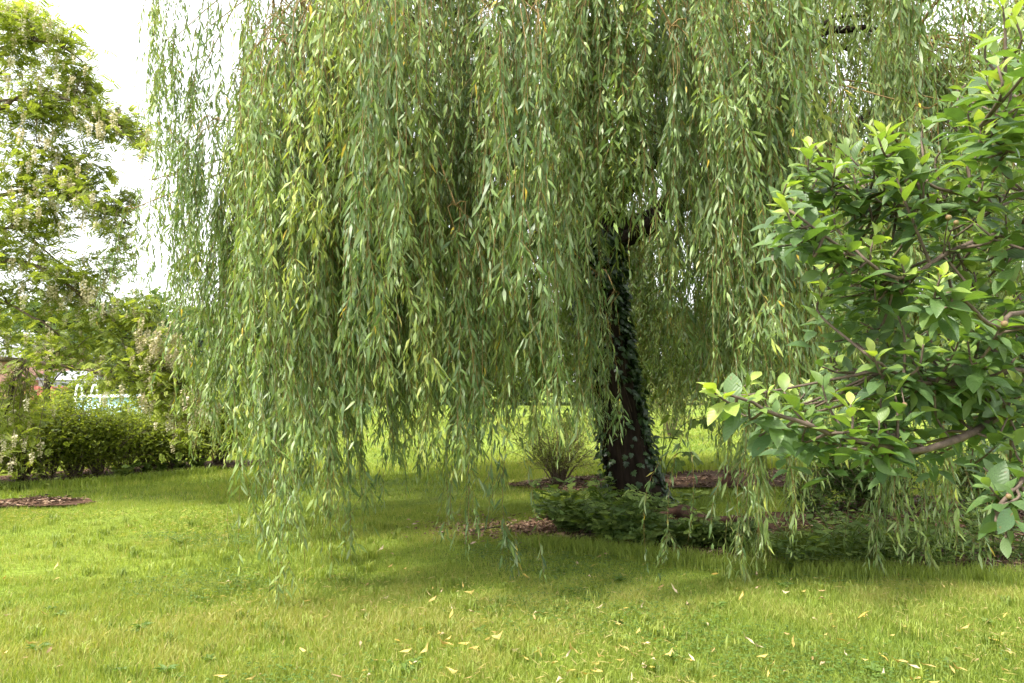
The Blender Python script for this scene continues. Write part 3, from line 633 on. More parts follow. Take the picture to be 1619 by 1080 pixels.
def shrub(name, label, cat, base, w, dp, h, nst, nl, ll, mat, seed, lift=.12, group=None, lw=.5, shell=.5, smat=None, tl=(0, 1), tmpl=(DIAMOND_V, DIAMOND_F), r0=.012):
    r = np.random.default_rng(seed); t = thing(name, label, cat, base, group); st = Bag(); lv = Bag(); tips = []
    for k in range(nst):
        a = r.uniform(0, 6.28); q = math.sqrt(r.uniform(.1, 1)); e = np.array((math.cos(a) * q * w / 2, math.sin(a) * q * dp / 2, h * r.uniform(.7, .98) * (1 - .25 * q * q)))
        pts = spline([np.array((e[0] * .08, e[1] * .08, -.03)), e * (.38, .38, .45) + r.normal(0, .03, 3), e], 12); tube(st, pts, np.linspace(r0 * r.uniform(.6, 1.2), .003, 12), 5); tips.append(pts)
        for _ in range(3):
            i0 = r.integers(4, 10); e2 = pts[i0] + (e - pts[i0]) * .6 + r.normal(0, .16 * w, 3); p2 = spline([pts[i0], (pts[i0] + e2) / 2 + (0, 0, .04), e2], 8); tube(st, p2, np.linspace(.005, .0018, 8), 4); tips.append(p2)
    allp = np.concatenate([p[len(p) // 3:] for p in tips]); i = r.integers(0, len(allp), nl)
    pos = allp[i] + r.normal(0, .055 * w, (nl, 3)); pos = pos[pos[:, 2] > lift * h]; m = len(pos)
    ax = unit(r.normal(0, 1, (m, 3)) * (1, 1, .6) + (0, 0, .2)); up = unit(r.normal(0, .5, (m, 3)) + (0, 0, 1)); L = ll * r.uniform(.6, 1.3, m)
    scatter(lv, *tmpl, pos, ax, up, L, L * lw, np.clip(r.normal((tl[0] + tl[1]) / 2, (tl[1] - tl[0]) / 4, m), 0, 1))
    link("stems", st.mesh("stems", smat or M['stem']), t); tag(link("foliage", lv.mesh("foliage", mat), t), kind="stuff"); return t

# shrubs around the willow
shrub("twiggy_shrub", "small pale twiggy shrub with bare lower stems behind the willow trunk", "shrub", G(884, 768), 1.6, 1.4, 1.15, 40, 7000, .05, M['pale'], 41, lift=.24, lw=.3, tl=(.2, 1))
shrub("dark_bush", "dense dark green bush in the shady bed under the apple branch", "shrub", G(1375, 812), 1.5, 1.1, .85, 34, 7000, .06, M['under'], 42, tl=(0, .6), lift=.02)
shrub("dark_bush", "dark bush at the end of the shady bed beyond the apple leaves", "shrub", G(1570, 812), 1.4, 1.1, .8, 30, 6000, .06, M['under'], 43, tl=(0, .7), lift=.02)
shrub("dark_bush", "low dark bush beside the lying log in the bed", "shrub", G(1285, 815), .8, .7, .5, 18, 2600, .05, M['under'], 44, tl=(0, .7), lift=.02)
shrub("pale_shrub", "pale thin leaved shrub on the far lawn right of the trunk", "shrub", G(1062, 690), 2.2, 2.0, 1.9, 24, 2600, .09, M['pale'], 45, lift=.25, lw=.35)
shrub("pale_shrub", "pale grey green shrub on the far lawn behind the hanging strands", "shrub", G(1330, 735), 2.4, 1.6, 1.2, 24, 4200, .07, M['pale'], 46, lift=.1, lw=.4)

# large leaved sapling right of the trunk
sb = G(1046, 775); sap = thing("broad_leaved_sapling", "sapling with broad lobed leaves and an arching stem beside the willow trunk", "sapling", sb)
def rel(p): return np.asarray(p) - sb
D2 = sb[1]
stems = [[(1046, 775), (1046, 730), (1050, 690), (1048, 668)], [(1046, 775), (1052, 725), (1066, 690), (1085, 668), (1112, 660)], [(1046, 775), (1056, 735), (1075, 715), (1090, 720)], [(1046, 775), (1044, 740), (1040, 712)]]
for s in stems:
    b = Bag(); q = spline([rel(P(x, y, D2)) if y < 775 else np.zeros(3) for x, y in s], 16); tube(b, q, np.linspace(.011, .005, 16), 6); link("stem", b.mesh("stem", M['under'], True), sap)
sr = np.random.default_rng(6)
for (x, y, a, l) in [(1050, 690, 0, .28), (1040, 695, 2.6, .24), (1062, 684, .6, .26), (1048, 668, 1.5, .22), (1052, 705, 3.6, .24), (1066, 700, 5.6, .2), (1090, 722, 5.8, .26), (1080, 716, .2, .22), (1075, 728, 4.4, .22), (1112, 662, 5.2, .24), (1100, 664, 4.2, .2), (1040, 714, 3.0, .2), (1118, 668, 4.9, .2)]:
    b = Bag(); p = rel(P(x, y, D2 + sr.uniform(-.08, .08)))
    scatter(b, MAPLE_V, MAPLE_F, [p], [(math.cos(a), sr.normal(0, .4), math.sin(a) * .5 - .15)], [(sr.normal(0, .3), -.45, 1)], l, l * .95, sr.uniform(.3, .9)); link("leaf", b.mesh("leaf", M['under']), sap)

# root, log and stump
def log_obj(name, label, cat, pts, rad, sides=14, mat='bark', seed=0):
    pts = np.asarray(pts, float); o = pts[0].copy(); o[2] = 0; b = Bag(); q = spline(pts, 18); r = np.random.default_rng(seed); ph = r.uniform(0, 6, 4)
    tube(b, q, np.interp(np.linspace(0, 1, 18), np.linspace(0, 1, len(rad)), rad), sides, ridge=lambda u, th: 1 + .1 * np.sin(4 * th + 6 * u + ph[0]) + .06 * np.sin(9 * th + 11 * u + ph[1]) + .05 * np.sin(30 * u + ph[2]))
    t = thing(name, label, cat, o); link("wood", b.mesh("wood", M[mat], True, origin=o), t)
    c = Bag(); d = unit(q[0] - q[1]); rr = rad[0] * .93; a = unit(np.cross(d, (0.1, .2, 1))); e = np.cross(d, a); th = np.linspace(0, 6.283, sides, endpoint=False)
    V = np.vstack([[q[0] + d * .004], q[0] + d * .003 + rr * (np.cos(th)[:, None] * a + np.sin(th)[:, None] * e)]); c.add(V, [np.array([(0, 1 + k, 1 + (k + 1) % sides) for k in range(sides)])])
    link("cut_end", c.mesh("cut_end", M['cutwood'], origin=o), t); return t
M['cutwood'] = solid_mat("cut_wood", (.10, .05, .03), (.19, .10, .06), scale=20, bump=.3)
M['redbark'] = solid_mat("red_bark", (.035, .020, .014), (.115, .062, .044), scale=14, rough=.95, bump=.7, stretch=(.4, 1, 1))
g1 = G(1112, 838); g2 = G(1062, 822)
log_obj("root_stub", "reddish brown root stub sticking out of the weeds right of the trunk", "root", [g1 + (0.03, -.1, .09), g1 + (-.08, 0, .11), g2 + (.12, 0, .09), g2 + (-.2, .1, .0)], [.085, .10, .08, .05], mat='redbark', seed=1)
g1 = G(1205, 832); g2 = G(1120, 832)
log_obj("lying_log", "thin dark log lying at the back edge of the bed", "log", [g1 + (0, 0, .06), (g1 + g2) / 2 + (0, .05, .07), g2 + (0, 0, .06)], [.035, .042, .03], mat='redbark', seed=2)
g1 = G(1150, 768)
log_obj("tree_stump", "short reddish brown stump behind the hanging strands by the mulch strip", "stump", [g1 + (.05, 0, .30), g1 + (0.015, 0, .15), g1 + (0, 0, -.04)], [.075, .085, .14], mat='redbark', seed=3)
g1 = G(1285, 850)
tw = np.random.default_rng(77)
for k, (x, y, l) in enumerate([(880, 862, .5), (905, 858, .35), (1300, 868, .4), (1470, 880, .35), (740, 845, .4)]):
    g = G(x, y); a = tw.uniform(-.6, .6); dv = np.array((math.cos(a), math.sin(a), 0)); b = Bag()
    tube(b, spline([(0, 0, .03), dv * l * .5 + (0, 0, .07), dv * l + (0, .03, .10)], 8), np.linspace(.012, .005, 8), 6)
    tube(b, spline([dv * l * .45 + (0, 0, .065), dv * l * .6 + (0, .06, .12), dv * l * .7 + (.02, .1, .17)], 5), np.linspace(.007, .003, 5), 5)
    tag(link("fallen_twig", b.mesh("fallen_twig", M['limb'], True), loc=g), "thin bare fallen twig lying on the shady bed", "twig", "fallen twigs on the shady bed")

# ------------------------------------------------------------------ flowering locust tree at the left
DL = 11.2
LB = np.array((-10.2, DL, 0.0))
loc = thing("locust_tree", "flowering locust tree with drooping cream blossom and feathery leaves", "tree", LB)
def ll_(name, bag, mat, smooth=False): return link(name, bag.mesh(name, mat, smooth, origin=LB), loc)
b = Bag(); q = spline([LB + (0, 0, -.2), LB + (.1, 0, 1.5), LB + (.05, .1, 4), LB + (.3, 0, 7.5)], 30); tube(b, q, np.linspace(.3, .16, 30), 24, ridge=lambda u, th: 1 + .08 * np.sin(7 * th + 5 * u) + .04 * np.sin(15 * th + 9 * u)); ll_("trunk", b, M['bark'], True)
def at_trunk(z): return q[np.argmin(abs(q[:, 2] - z))]
LIMBS = [([1.7], [(-120, 575), (0, 566), (60, 571), (150, 590), (200, 600)], .075), ([3.0], [(-100, 440), (0, 415), (80, 440), (160, 500), (240, 560), (290, 610)], .06), ([3.6], [(-120, 330), (0, 300), (80, 285), (150, 312), (205, 345)], .06),
         ([4.6], [(-110, 210), (0, 170), (60, 150), (110, 160), (190, 210)], .065), ([5.2], [(-90, 120), (0, 70), (60, 60), (110, 90)], .05), ([5.8], [(-90, 40), (0, -20), (40, -60), (60, -120)], .05), ([4.0], [(-100, 260), (0, 172), (70, 185), (120, 175)], .04), ([3.2], [(-110, 400), (0, 360), (60, 380), (120, 430)], .04), ([2.2], [(-90, 520), (-10, 470), (60, 500), (110, 540)], .04)]
lpts = []; lq = np.random.default_rng(15)
for (z0,), pts, r0 in LIMBS:
    c = [at_trunk(z0)] + [P(x, y, DL + lq.uniform(-.5, .5)) for x, y in pts]; p = spline(c, 36); p[6:] += np.cumsum(lq.normal(0, .012, (30, 3)), 0)
    b = Bag(); tube(b, p, np.linspace(r0 * .75, .010, 36), 8); ll_("limb", b, M['stem'], True); lpts.append(p)
b = Bag(); tube(b, spline([P(28, 572, DL), P(22, 600, DL), P(18, 630, DL), P(8, 655, DL)], 10), np.linspace(.022, .008, 10), 6); tube(b, spline([P(18, 628, DL), P(24, 640, DL), P(24, 652, DL)], 5), .008, 5); ll_("dead_twig", b, M['limb'], True)
allL = np.concatenate([p[8:] for p in lpts])
CL = [(20, 20, 45), (40, 60, 50), (60, 20, 30), (10, 100, 50), (60, 110, 40), (110, 60, 35), (110, 115, 38), (135, 150, 35), (60, 170, 45), (20, 200, 50), (105, 185, 35), (160, 180, 35), (195, 185, 28), (220, 220, 25), (235, 245, 18), (60, 230, 45), (20, 270, 50), (100, 240, 40), (145, 225, 28), (60, 300, 45), (110, 300, 40), (150, 300, 35), (170, 265, 25), (20, 340, 50), (70, 350, 45), (130, 340, 35), (180, 330, 28), (200, 310, 22), (20, 400, 50), (70, 410, 45), (170, 365, 22), (110, 440, 40), (40, 460, 55), (90, 490, 50), (20, 520, 50), (140, 470, 40), (150, 520, 45), (75, 540, 45), (190, 500, 40), (195, 550, 45), (240, 545, 40), (270, 580, 40), (235, 600, 40), (285, 620, 35), (300, 660, 30), (180, 590, 38), (125, 560, 40), (255, 640, 32), (315, 640, 22), (290, 690, 25), (20, 690, 30), (5, 720, 35), (40, 700, 22), (15, 640, 25), (-40, 100, 70), (-40, 250, 70), (-40, 400, 70), (-40, 520, 60), (230, 640, 25), (165, 420, 25), (215, 470, 28), (205, 430, 20)]
tb = Bag(); lf = Bag(); fpos = []
for (x, y, rp) in CL:
    c = P(x, y, DL + lq.uniform(-.7, .7)); rad = rp / FPX * DL
    near = allL[np.argmin(np.linalg.norm(allL - c, axis=1))]
    nt_ = 5
    for _ in range(nt_):
        e = c + lq.normal(0, .5, 3) * rad * (1, 1.3, .7); m = (near + e) / 2 + lq.normal(0, .12, 3) + (0, 0, .10); s = spline([near, m, e], 9); tube(tb, s, np.linspace(.007, .003, 9), 4)
        k = int(36 * (rp / 40) ** 1.1) + 6; pos = s[lq.integers(3, 9, k)] + lq.normal(0, .45, (k, 3)) * rad * (1, 1.2, .7)
        a = lq.uniform(0, 6.28, k); L = lq.uniform(.09, .155, k)
        scatter(lf, LOCUST_V, LOCUST_F, pos, np.stack([np.cos(a), np.sin(a), lq.normal(-.35, .3, k)], -1), np.stack([lq.normal(0, .4, k), lq.normal(0, .4, k), np.ones(k)], -1), L, L, np.clip(lq.normal(.5, .22, k), 0, 1))
        for _ in range(1 if rp < 30 else 2): fpos.append(s[lq.integers(3, 9)] + lq.normal(0, .55, 3) * rad * (1, 1, .7) + (0, -.1, 0))
tag(ll_("twigs", tb, M['stem']), kind="stuff"); tag(ll_("foliage", lf, M['locust']), kind="stuff")
for (x, y, s, k) in [(250, 545, 24, 26), (280, 560, 22, 24), (300, 650, 26, 30), (285, 630, 24, 22), (320, 640, 14, 14), (245, 530, 18, 10), (15, 720, 18, 2), (45, 695, 12, 2), (30, 30, 30, 10), (90, 100, 35, 10), (60, 210, 35, 10), (150, 180, 30, 8), (30, 330, 30, 10), (130, 320, 30, 8), (200, 240, 18, 5), (120, 470, 25, 8), (70, 310, 25, 8), (140, 460, 20, 6)]:
    for _ in range(k): fpos.append(P(x + lq.normal(0, s * .8), y + lq.normal(0, s * .6), DL - .35 + lq.uniform(-.3, .2)))
fm = []
for v in range(4):
    r = np.random.default_rng(50 + v); b = Bag(); n = 22; u = np.linspace(0, 1, n); a = np.arange(n) * 2.4
    pos = np.stack([.028 * (1 - .5 * u) * np.cos(a), .028 * (1 - .5 * u) * np.sin(a), -.17 * u], -1)
    scatter(b, DIAMOND_V, DIAMOND_F, pos * .3 + np.c_[np.zeros((n, 2)), pos[:, 2] * .7], np.stack([np.cos(a), np.sin(a), r.normal(-.3, .2, n)], -1), r.normal(0, 1, (n, 3)) + (0, 0, .3), .045 * (1 - .45 * u), .04 * (1 - .4 * u), r.uniform(0, 1, n))
    tube(b, np.array([(0, 0, .05), (0, 0, 0), (0.004, 0, -.1), (0, 0, -.16)]), .003, 4, tint=.1); fm.append(b.mesh("flower_cluster", M['blossom']))
lq.shuffle(fpos)
vis = [p for p in fpos if p[0] / p[1] > -.66]; hid = [p for p in fpos if p[0] / p[1] <= -.66]
for k, p in enumerate(vis[:300]):
    s = lq.uniform(.5, .85); link("flower_cluster", fm[k % 4], loc, p - LB, (lq.normal(0, .2), lq.normal(0, .2), lq.uniform(0, 6.28)), (s, s, s))
rest = vis[300:] + hid
if rest:
    b = Bag()
    for k, p in enumerate(rest):
        me = fm[k % 4]; v = np.zeros(len(me.vertices) * 3); me.vertices.foreach_get("co", v)
        b.add(v.reshape(-1, 3) * lq.uniform(.8, 1.3) + p, [np.array([pl.vertices[:] for pl in me.polygons if len(pl.vertices) == z]) for z in (3, 4)], lq.uniform(.3, .9))
    tag(ll_("blossom", b, M['blossom']), kind="stuff")

# ------------------------------------------------------------------ hedge of bushes at the left
HED = [(-120, 780), (-50, 774), (10, 766), (55, 763), (100, 759), (140, 757), (180, 753), (225, 748), (262, 744), (300, 740), (335, 737)]
for k, (x, y) in enumerate(HED):
    shrub("hedge_bush", "thin stemmed bush in the loose clipped hedge along the lawn", "bush", G(x, y) + (0, .35, 0), 1.75, 1.2, (1.24 if 90 < x < 270 else 1.48) + .07 * math.sin(k * 2.1), 26, 7000, .07, M['hedge'], 200 + k, lift=.0, lw=.45, group="bushes in the hedge along the lawn", tl=(.1, 1), r0=.017)
GC = [(205, 752), (232, 749), (258, 746), (285, 743), (310, 741), (190, 757)]
for k, (x, y) in enumerate(GC):
    t = plant_proto("ground_cover_plant", "low bright leafy plant at the foot of the hedge", "plant", "low leafy plants along the hedge foot", *leafy_plant(300 + k, .22, 7, (IVY_V, IVY_F), .12, .9, None, .8, (.5, 1), 6), M['under']); t.location = G(x, y)

# ------------------------------------------------------------------ behind the hedge: pool, house, fence, trees
M['poolwall'] = solid_mat("pool_wall", (.34, .62, .78), (.48, .74, .88), scale=3, rough=.4, bump=0, spec=.4)
M['white'] = solid_mat("white_plastic", (.74, .76, .78), (.82, .83, .84), scale=5, rough=.4, bump=0, spec=.4)
M['pink'] = solid_mat("pink_render", (.50, .27, .22), (.60, .34, .28), scale=3, rough=.9, bump=.15)
M['roof'] = solid_mat("grey_roof", (.28, .28, .30), (.42, .42, .44), scale=6, rough=.8, bump=.2)
M['fence'] = solid_mat("red_fence", (.16, .05, .035), (.26, .085, .06), scale=6, rough=.85, bump=.2, stretch=(1, 1, .2))
def glass():
    m, nt, out = new_mat("window_glass"); p = N_(nt, "ShaderNodeBsdfPrincipled"); p.inputs["Base Color"].default_value = (.05, .06, .07, 1); p.inputs["Roughness"].default_value = .08; nt.links.new(p.outputs[0], out.inputs[0]); return m
M['glass'] = glass()
def water():
    m, nt, out = new_mat("pool_water"); p = N_(nt, "ShaderNodeBsdfPrincipled"); p.inputs["Base Color"].default_value = (.05, .42, .55, 1); p.inputs["Roughness"].default_value = .05
    no = N_(nt, "ShaderNodeTexNoise"); no.inputs["Scale"].default_value = 5; bu = N_(nt, "ShaderNodeBump"); bu.inputs["Strength"].default_value = .5; nt.links.new(no.outputs[0], bu.inputs["Height"]); nt.links.new(bu.outputs[0], p.inputs["Normal"])
    nt.links.new(p.outputs[0], out.inputs[0]); return m
M['water'] = water()
def box(bag, lo, hi, tint=.5):
    x0, y0, z0 = lo; x1, y1, z1 = hi
    V = [(x0, y0, z0), (x1, y0, z0), (x1, y1, z0), (x0, y1, z0), (x0, y0, z1), (x1, y0, z1), (x1, y1, z1), (x0, y1, z1)]
    bag.add(V, [np.array([(0, 3, 2, 1), (4, 5, 6, 7), (0, 1, 5, 4), (1, 2, 6, 5), (2, 3, 7, 6), (3, 0, 4, 7)])], tint)
def box_part(name, parent, mat, *boxes):
    b = Bag()
    for lo, hi in boxes: box(b, lo, hi)
    return link(name, b.mesh(name, mat), parent)
pc = P(212, 632, 24); pc[2] = 0
pool = thing("garden_pool", "round pale blue garden pool with white ladder behind the hedge", "pool", pc)
RP, HP = 1.55, 1.17
th = np.linspace(0, 2 * np.pi, 49)[:-1]; ring = np.stack([np.cos(th), np.sin(th), 0 * th], -1)
b = Bag(); k = np.arange(48); V = np.vstack([ring * RP, ring * RP + (0, 0, HP), ring * (RP - .04) + (0, 0, HP), ring * (RP - .04)]); j2 = (k + 1) % 48
b.add(V, [np.concatenate([np.stack([k + o, j2 + o, j2 + o + 48, k + o + 48], -1) for o in (0, 48, 96)])]); link("pool_wall", b.mesh("pool_wall", M['poolwall'], True), pool)
b = Bag(); V = np.vstack([ring * (RP + .07) + (0, 0, HP), ring * (RP + .07) + (0, 0, HP + .06), ring * (RP - .08) + (0, 0, HP + .06), ring * (RP - .08) + (0, 0, HP)])
b.add(V, [np.concatenate([np.stack([k + o, j2 + o, (j2 + o + 48) % 192, (k + o + 48) % 192], -1) for o in (0, 48, 96, 144)])]); link("rim", b.mesh("rim", M['white']), pool)
b = Bag(); b.add(np.vstack([ring * (RP - .05) + (0, 0, HP - .1), [(0, 0, HP - .1)]]), [np.stack([k, j2, np.full(48, 48)], -1)]); link("water", b.mesh("water", M['water']), pool)
for a in range(10):
    c = np.array((math.cos(a * .628 + .2), math.sin(a * .628 + .2), 0)) * (RP + .05); b = Bag(); tube(b, [c, c + (0, 0, HP * .5), c + (0, 0, HP)], .035, 8); link("post", b.mesh("post", M['white'], True), pool)
ld = thing("pool_ladder", "white A frame ladder standing over the pool rim", "ladder", pc + np.array((-.62, -RP, 0)))
for s in (-.22, .22):
    b = Bag(); tube(b, spline([(s, -.35, 0), (s, -.2, HP * .7), (s, -.1, HP + .25), (s, .03, HP + .36), (s, .16, HP + .25), (s, .25, HP * .7), (s, .32, .1)], 30), .028, 8); link("rail", b.mesh("rail", M['white'], True), ld)
for z in (.25, .52, .8, 1.05):
    box_part("step", ld, M['white'], ((-.22, -.37 + .16 * z, z), (.22, -.25 + .16 * z, z + .04)))
# house
hc = P(-10, 605, 38); hc[2] = 0
house = thing("pink_house", "pink rendered house with pale grey roof beyond the hedge", "house", hc)
WX, WY, WZ = 3.0, 3.0, 2.7
b = Bag(); box(b, (-WX, -WY, 0), (WX, WY, WZ)); V = [(-WX, -WY, WZ), (-WX, WY, WZ), (-WX, 0, WZ + 1.3), (WX, -WY, WZ), (WX, WY, WZ), (WX, 0, WZ + 1.3)]; b.add(V, [np.array([(0, 1, 2), (3, 5, 4)])]); link("wall", b.mesh("wall", M['pink']), house)
for s in (-1, 1):
    b = Bag(); y1, z1 = s * (WY + .4), WZ - .17; V = [(-WX - .3, 0, WZ + 1.42), (WX + .3, 0, WZ + 1.42), (WX + .3, y1, z1 + .1), (-WX - .3, y1, z1 + .1), (-WX - .3, 0, WZ + 1.3), (WX + .3, 0, WZ + 1.3), (WX + .3, y1, z1), (-WX - .3, y1, z1)]
    b.add(V, [np.array([(0, 1, 2, 3), (7, 6, 5, 4), (3, 2, 6, 7), (0, 3, 7, 4), (1, 5, 6, 2)])]); link("roof", b.mesh("roof", M['roof']), house)
for x in (-1.6, .9):
    w = box_part("window", house, M['glass'], ((x - .45, -WY - .03, 1.0), (x + .45, -WY - .004, 2.1)))
    box_part("frame", w, M['white'], ((x - .53, -WY - .06, .92), (x + .53, -WY - .003, .998)), ((x - .53, -WY - .06, 2.102), (x + .53, -WY - .003, 2.18)), ((x - .53, -WY - .06, .999), (x - .452, -WY - .003, 2.101)), ((x + .452, -WY - .06, .999), (x + .53, -WY - .003, 2.101)), ((x - .03, -WY - .055, 1.0), (x + .03, -WY - .032, 2.1)))
box_part("door", house, M['white'], ((-.75, -WY - .04, 0), (.05, -WY - .004, 2.0)))
sh = P(112, 600, 37); sh[2] = 0
shed = thing("grey_shed", "pale grey shed with low pitched roof beside the pink house", "shed", sh)
box_part("wall", shed, M['white'], ((-.9, -1, 0), (.9, 1, 1.75)))
b = Bag(); V = [(-1.05, -1.15, 1.72), (1.05, -1.15, 1.72), (1.05, 0, 2.15), (-1.05, 0, 2.15), (1.05, 1.15, 1.72), (-1.05, 1.15, 1.72), (-1.05, 0, 1.752), (1.05, 0, 1.752)]; b.add(V, [np.array([(0, 1, 2, 3), (3, 2, 4, 5)]), np.array([(0, 3, 5), (1, 4, 2)])]); link("roof", b.mesh("roof", M['roof']), shed)
box_part("door", shed, M['roof'], ((-.35, -1.03, 0), (.35, -1.004, 1.6)))
f0 = P(20, 625, 33); fen = thing("board_fence", "dark red board fence in front of the pink house", "fence", (f0[0], 33, 0))
for k in range(26):
    box_part("board", fen, M['fence'], ((k * .14, -.02 + .004 * (k % 3), 0), (k * .14 + .13, .012 + .004 * (k % 3), 1.42 + .012 * (k % 4))))
for z in (.35, 1.1): box_part("rail", fen, M['fence'], ((-.02, .024, z), (3.66, .07, z + .08)))
for x in (0, 1.8, 3.55): box_part("post", fen, M['fence'], ((x, .072, 0), (x + .1, .17, 1.5)))

def tree(name, label, base, h, cr, seed, mat, nclump=70, per=60, ll=.2, trunk_r=.16, cat="tree", group=None, squash=.8, cz=.62, lw=.7):
    r = np.random.default_rng(seed); t = thing(name, label, cat, base, group); b = Bag(); lv = Bag(); tp = spline([(0, 0, -.1), (r.normal(0, .05), 0, h * .3), (r.normal(0, .15), r.normal(0, .1), h * cz), (0, 0, h * .92)], 20)
    tube(b, tp, np.linspace(trunk_r, .03, 20), 12, ridge=lambda u, th: 1 + .08 * np.sin(6 * th + 5 * u))
    for k in range(nclump):
        v = unit(r.normal(0, 1, 3)); q = r.uniform(.35, 1) ** .6; c = np.array((v[0] * cr * q, v[1] * cr * q, h * cz + v[2] * q * h * (1 - cz) * squash / .8)); c[:2] *= 1 + .25 * math.sin(3 * math.atan2(v[1], v[0]) + seed)
        s = tp[np.clip(int((c[2] / h) * 15), 5, 18)]
        if k % 2 == 0: tube(b, spline([s, (s + c) / 2 + (0, 0, .1), c], 7), np.linspace(trunk_r * .3, .012, 7), 5)
        pos = c + r.normal(0, 1, (per, 3)) * cr * .16 * (1, 1, .7)
        L = ll * r.uniform(.6, 1.3, per); scatter(lv, *((DIAMOND_V, DIAMOND_F)), pos, r.normal(0, 1, (per, 3)) * (1, 1, .6), r.normal(0, .6, (per, 3)) + (0, 0, 1), L, L * lw, np.clip(r.normal(.5, .12) + r.normal(0, .17, per), 0, 1))
    link("trunk", b.mesh("trunk", M['limb'], True), t); tag(link("crown", lv.mesh("crown", mat), t), kind="stuff"); return t
def base_at(px, d): p = P(px, 605, d); p[2] = 0; return p
tree("young_tree", "slim tree with pale brown trunk in front of the red fence", base_at(74, 27), 4.6, 1.5, 71, M['far'], 46, 60, .16, .13, cz=.7)
shrub("round_bush", "rounded bright green bush between shed and pool", "bush", base_at(130, 28), 2.0, 1.8, 1.75, 40, 9000, .13, M['hedge'], 72, lift=.02, tl=(.3, 1))
shrub("garden_bush", "bright yellow green bush behind the right end of the hedge", "bush", base_at(300, 20), 2.4, 2.0, 1.9, 40, 8000, .1, M['hedge'], 73, lift=.02, tl=(.4, 1))
BT = [(-60, 52, 7.5, 3.2), (70, 56, 6.8, 3), (180, 50, 6.6, 3), (250, 46, 7.0, 2.8), (320, 52, 6.5, 3), (130, 64, 8.5, 3.6), (400, 56, 7, 3.2), (500, 60, 7, 3.4), (20, 66, 8.5, 3.8)]
for k, (px, d, h, cr) in enumerate(BT):
    tree("background_tree", "leafy green tree in the distant row beyond the pool garden", base_at(px, d), h, cr, 400 + k, M['far'], 80, 60, .32, .18, group="distant trees beyond the pool garden", cz=.52)
for k, (px, d, h, cr) in enumerate([(300, 34, 4.6, 1.1), (215, 40, 5.0, 1.3), (340, 38, 4.4, 1.1)]):
    tree("conifer", "dark bluish conifer standing behind the pool garden", base_at(px, d), h, cr, 450 + k, M['fardark'], 70, 60, .2, .12, group="dark conifers behind the pool garden", cz=.5, lw=.4)
for k, (px, d, h, cr) in enumerate([(620, 60, 5.0, 3.2), (720, 62, 5, 3), (830, 60, 5.2, 3.2), (930, 64, 5.5, 3.4), (1040, 60, 5, 3.2), (1150, 62, 5.4, 3.4), (1270, 60, 5.2, 3), (1390, 63, 5.4, 3.2), (1510, 60, 5.5, 3.4), (1640, 62, 5.4, 3.2)]):
    tree("lawn_edge_tree", "leafy tree in the row closing the far lawn behind the willow", base_at(px, d), h * 1.55, cr * 1.25, 500 + k, M['far'], 110, 60, .42, .16, group="trees closing the far lawn behind the willow", cz=.48)

# ------------------------------------------------------------------ apple tree reaching in from the right
def vein_bump(nt, p):
    uv = N_(nt, "ShaderNodeUVMap"); sx = N_(nt, "ShaderNodeSeparateXYZ"); nt.links.new(uv.outputs[0], sx.inputs[0])
    ab = N_(nt, "ShaderNodeMath", operation='ABSOLUTE'); nt.links.new(sx.outputs[1], ab.inputs[0])
    mu = N_(nt, "ShaderNodeMath", operation='MULTIPLY_ADD'); mu.inputs[1].default_value = -.55; nt.links.new(ab.outputs[0], mu.inputs[0]); nt.links.new(sx.outputs[0], mu.inputs[2])
    m2 = N_(nt, "ShaderNodeMath", operation='MULTIPLY'); m2.inputs[1].default_value = 50; nt.links.new(mu.outputs[0], m2.inputs[0])
    sn = N_(nt, "ShaderNodeMath", operation='SINE'); nt.links.new(m2.outputs[0], sn.inputs[0])
    bu = N_(nt, "ShaderNodeBump"); bu.inputs["Strength"].default_value = .12; bu.inputs["Distance"].default_value = .002
    nt.links.new(sn.outputs[0], bu.inputs["Height"]); nt.links.new(bu.outputs[0], p.inputs["Normal"])
M['apple'] = leaf_mat("apple_leaf", [(0, (.046, .092, .036)), (.4, (.092, .155, .046)), (.7, (.175, .25, .050)), (1, (.32, .385, .085))], trans=.38, rough=.46, spec=.4, under=(.16, .22, .10), bump=vein_bump, tcol=(1.3, 1.4, .4))
M['appletwig'] = solid_mat("apple_twig", (.055, .04, .03), (.135, .10, .075), scale=40, rough=.8, bump=.3, dist=.004)
M['fruit'] = solid_mat("young_fruit", (.16, .07, .05), (.17, .15, .06), scale=25, rough=.5, bump=0)
def apple_template(curl, fold, wave):
    V = []; U = []; ns = 7; prof = [0, .20, .38, .48, .5, .43, .25, 0]
    F4 = []; F3 = []
    V.append((-.16, 0, .02)); U.append((-.16, 0))
    for k in range(ns + 1):
        u = k / ns; z = -curl * u * u
        for s in (-1, 0, 1):
            w = prof[k] * s; V.append((u, w, z + fold * abs(w) + wave * math.sin(9 * u + 2 * s) * abs(w))); U.append((u, w))
    for k in range(ns):
        a = 1 + 3 * k
        F4 += [(a, a + 3, a + 4, a + 1), (a + 1, a + 4, a + 5, a + 2)]
    c = len(V); V += [(0, -.012, 0), (0, .012, 0)]; U += [(0, 0), (0, 0)]; F3.append((0, c, c + 1))
    return np.array(V), [np.array(F4), np.array(F3)], np.array(U)
AT = [apple_template(*a) for a in ((.10, .16, .02), (.24, .12, .05), (.40, .22, .03), (.04, .25, .04), (.30, .06, .06))]
AB = np.array((2.55, 2.9, 0.0))
apple = thing("apple_tree", "apple tree reaching leafy branches in from the side, bright young leaves at the tips", "tree", AB)
def al(name, bag, mat, smooth=True): return link(name, bag.mesh(name, mat, smooth, origin=AB), apple)
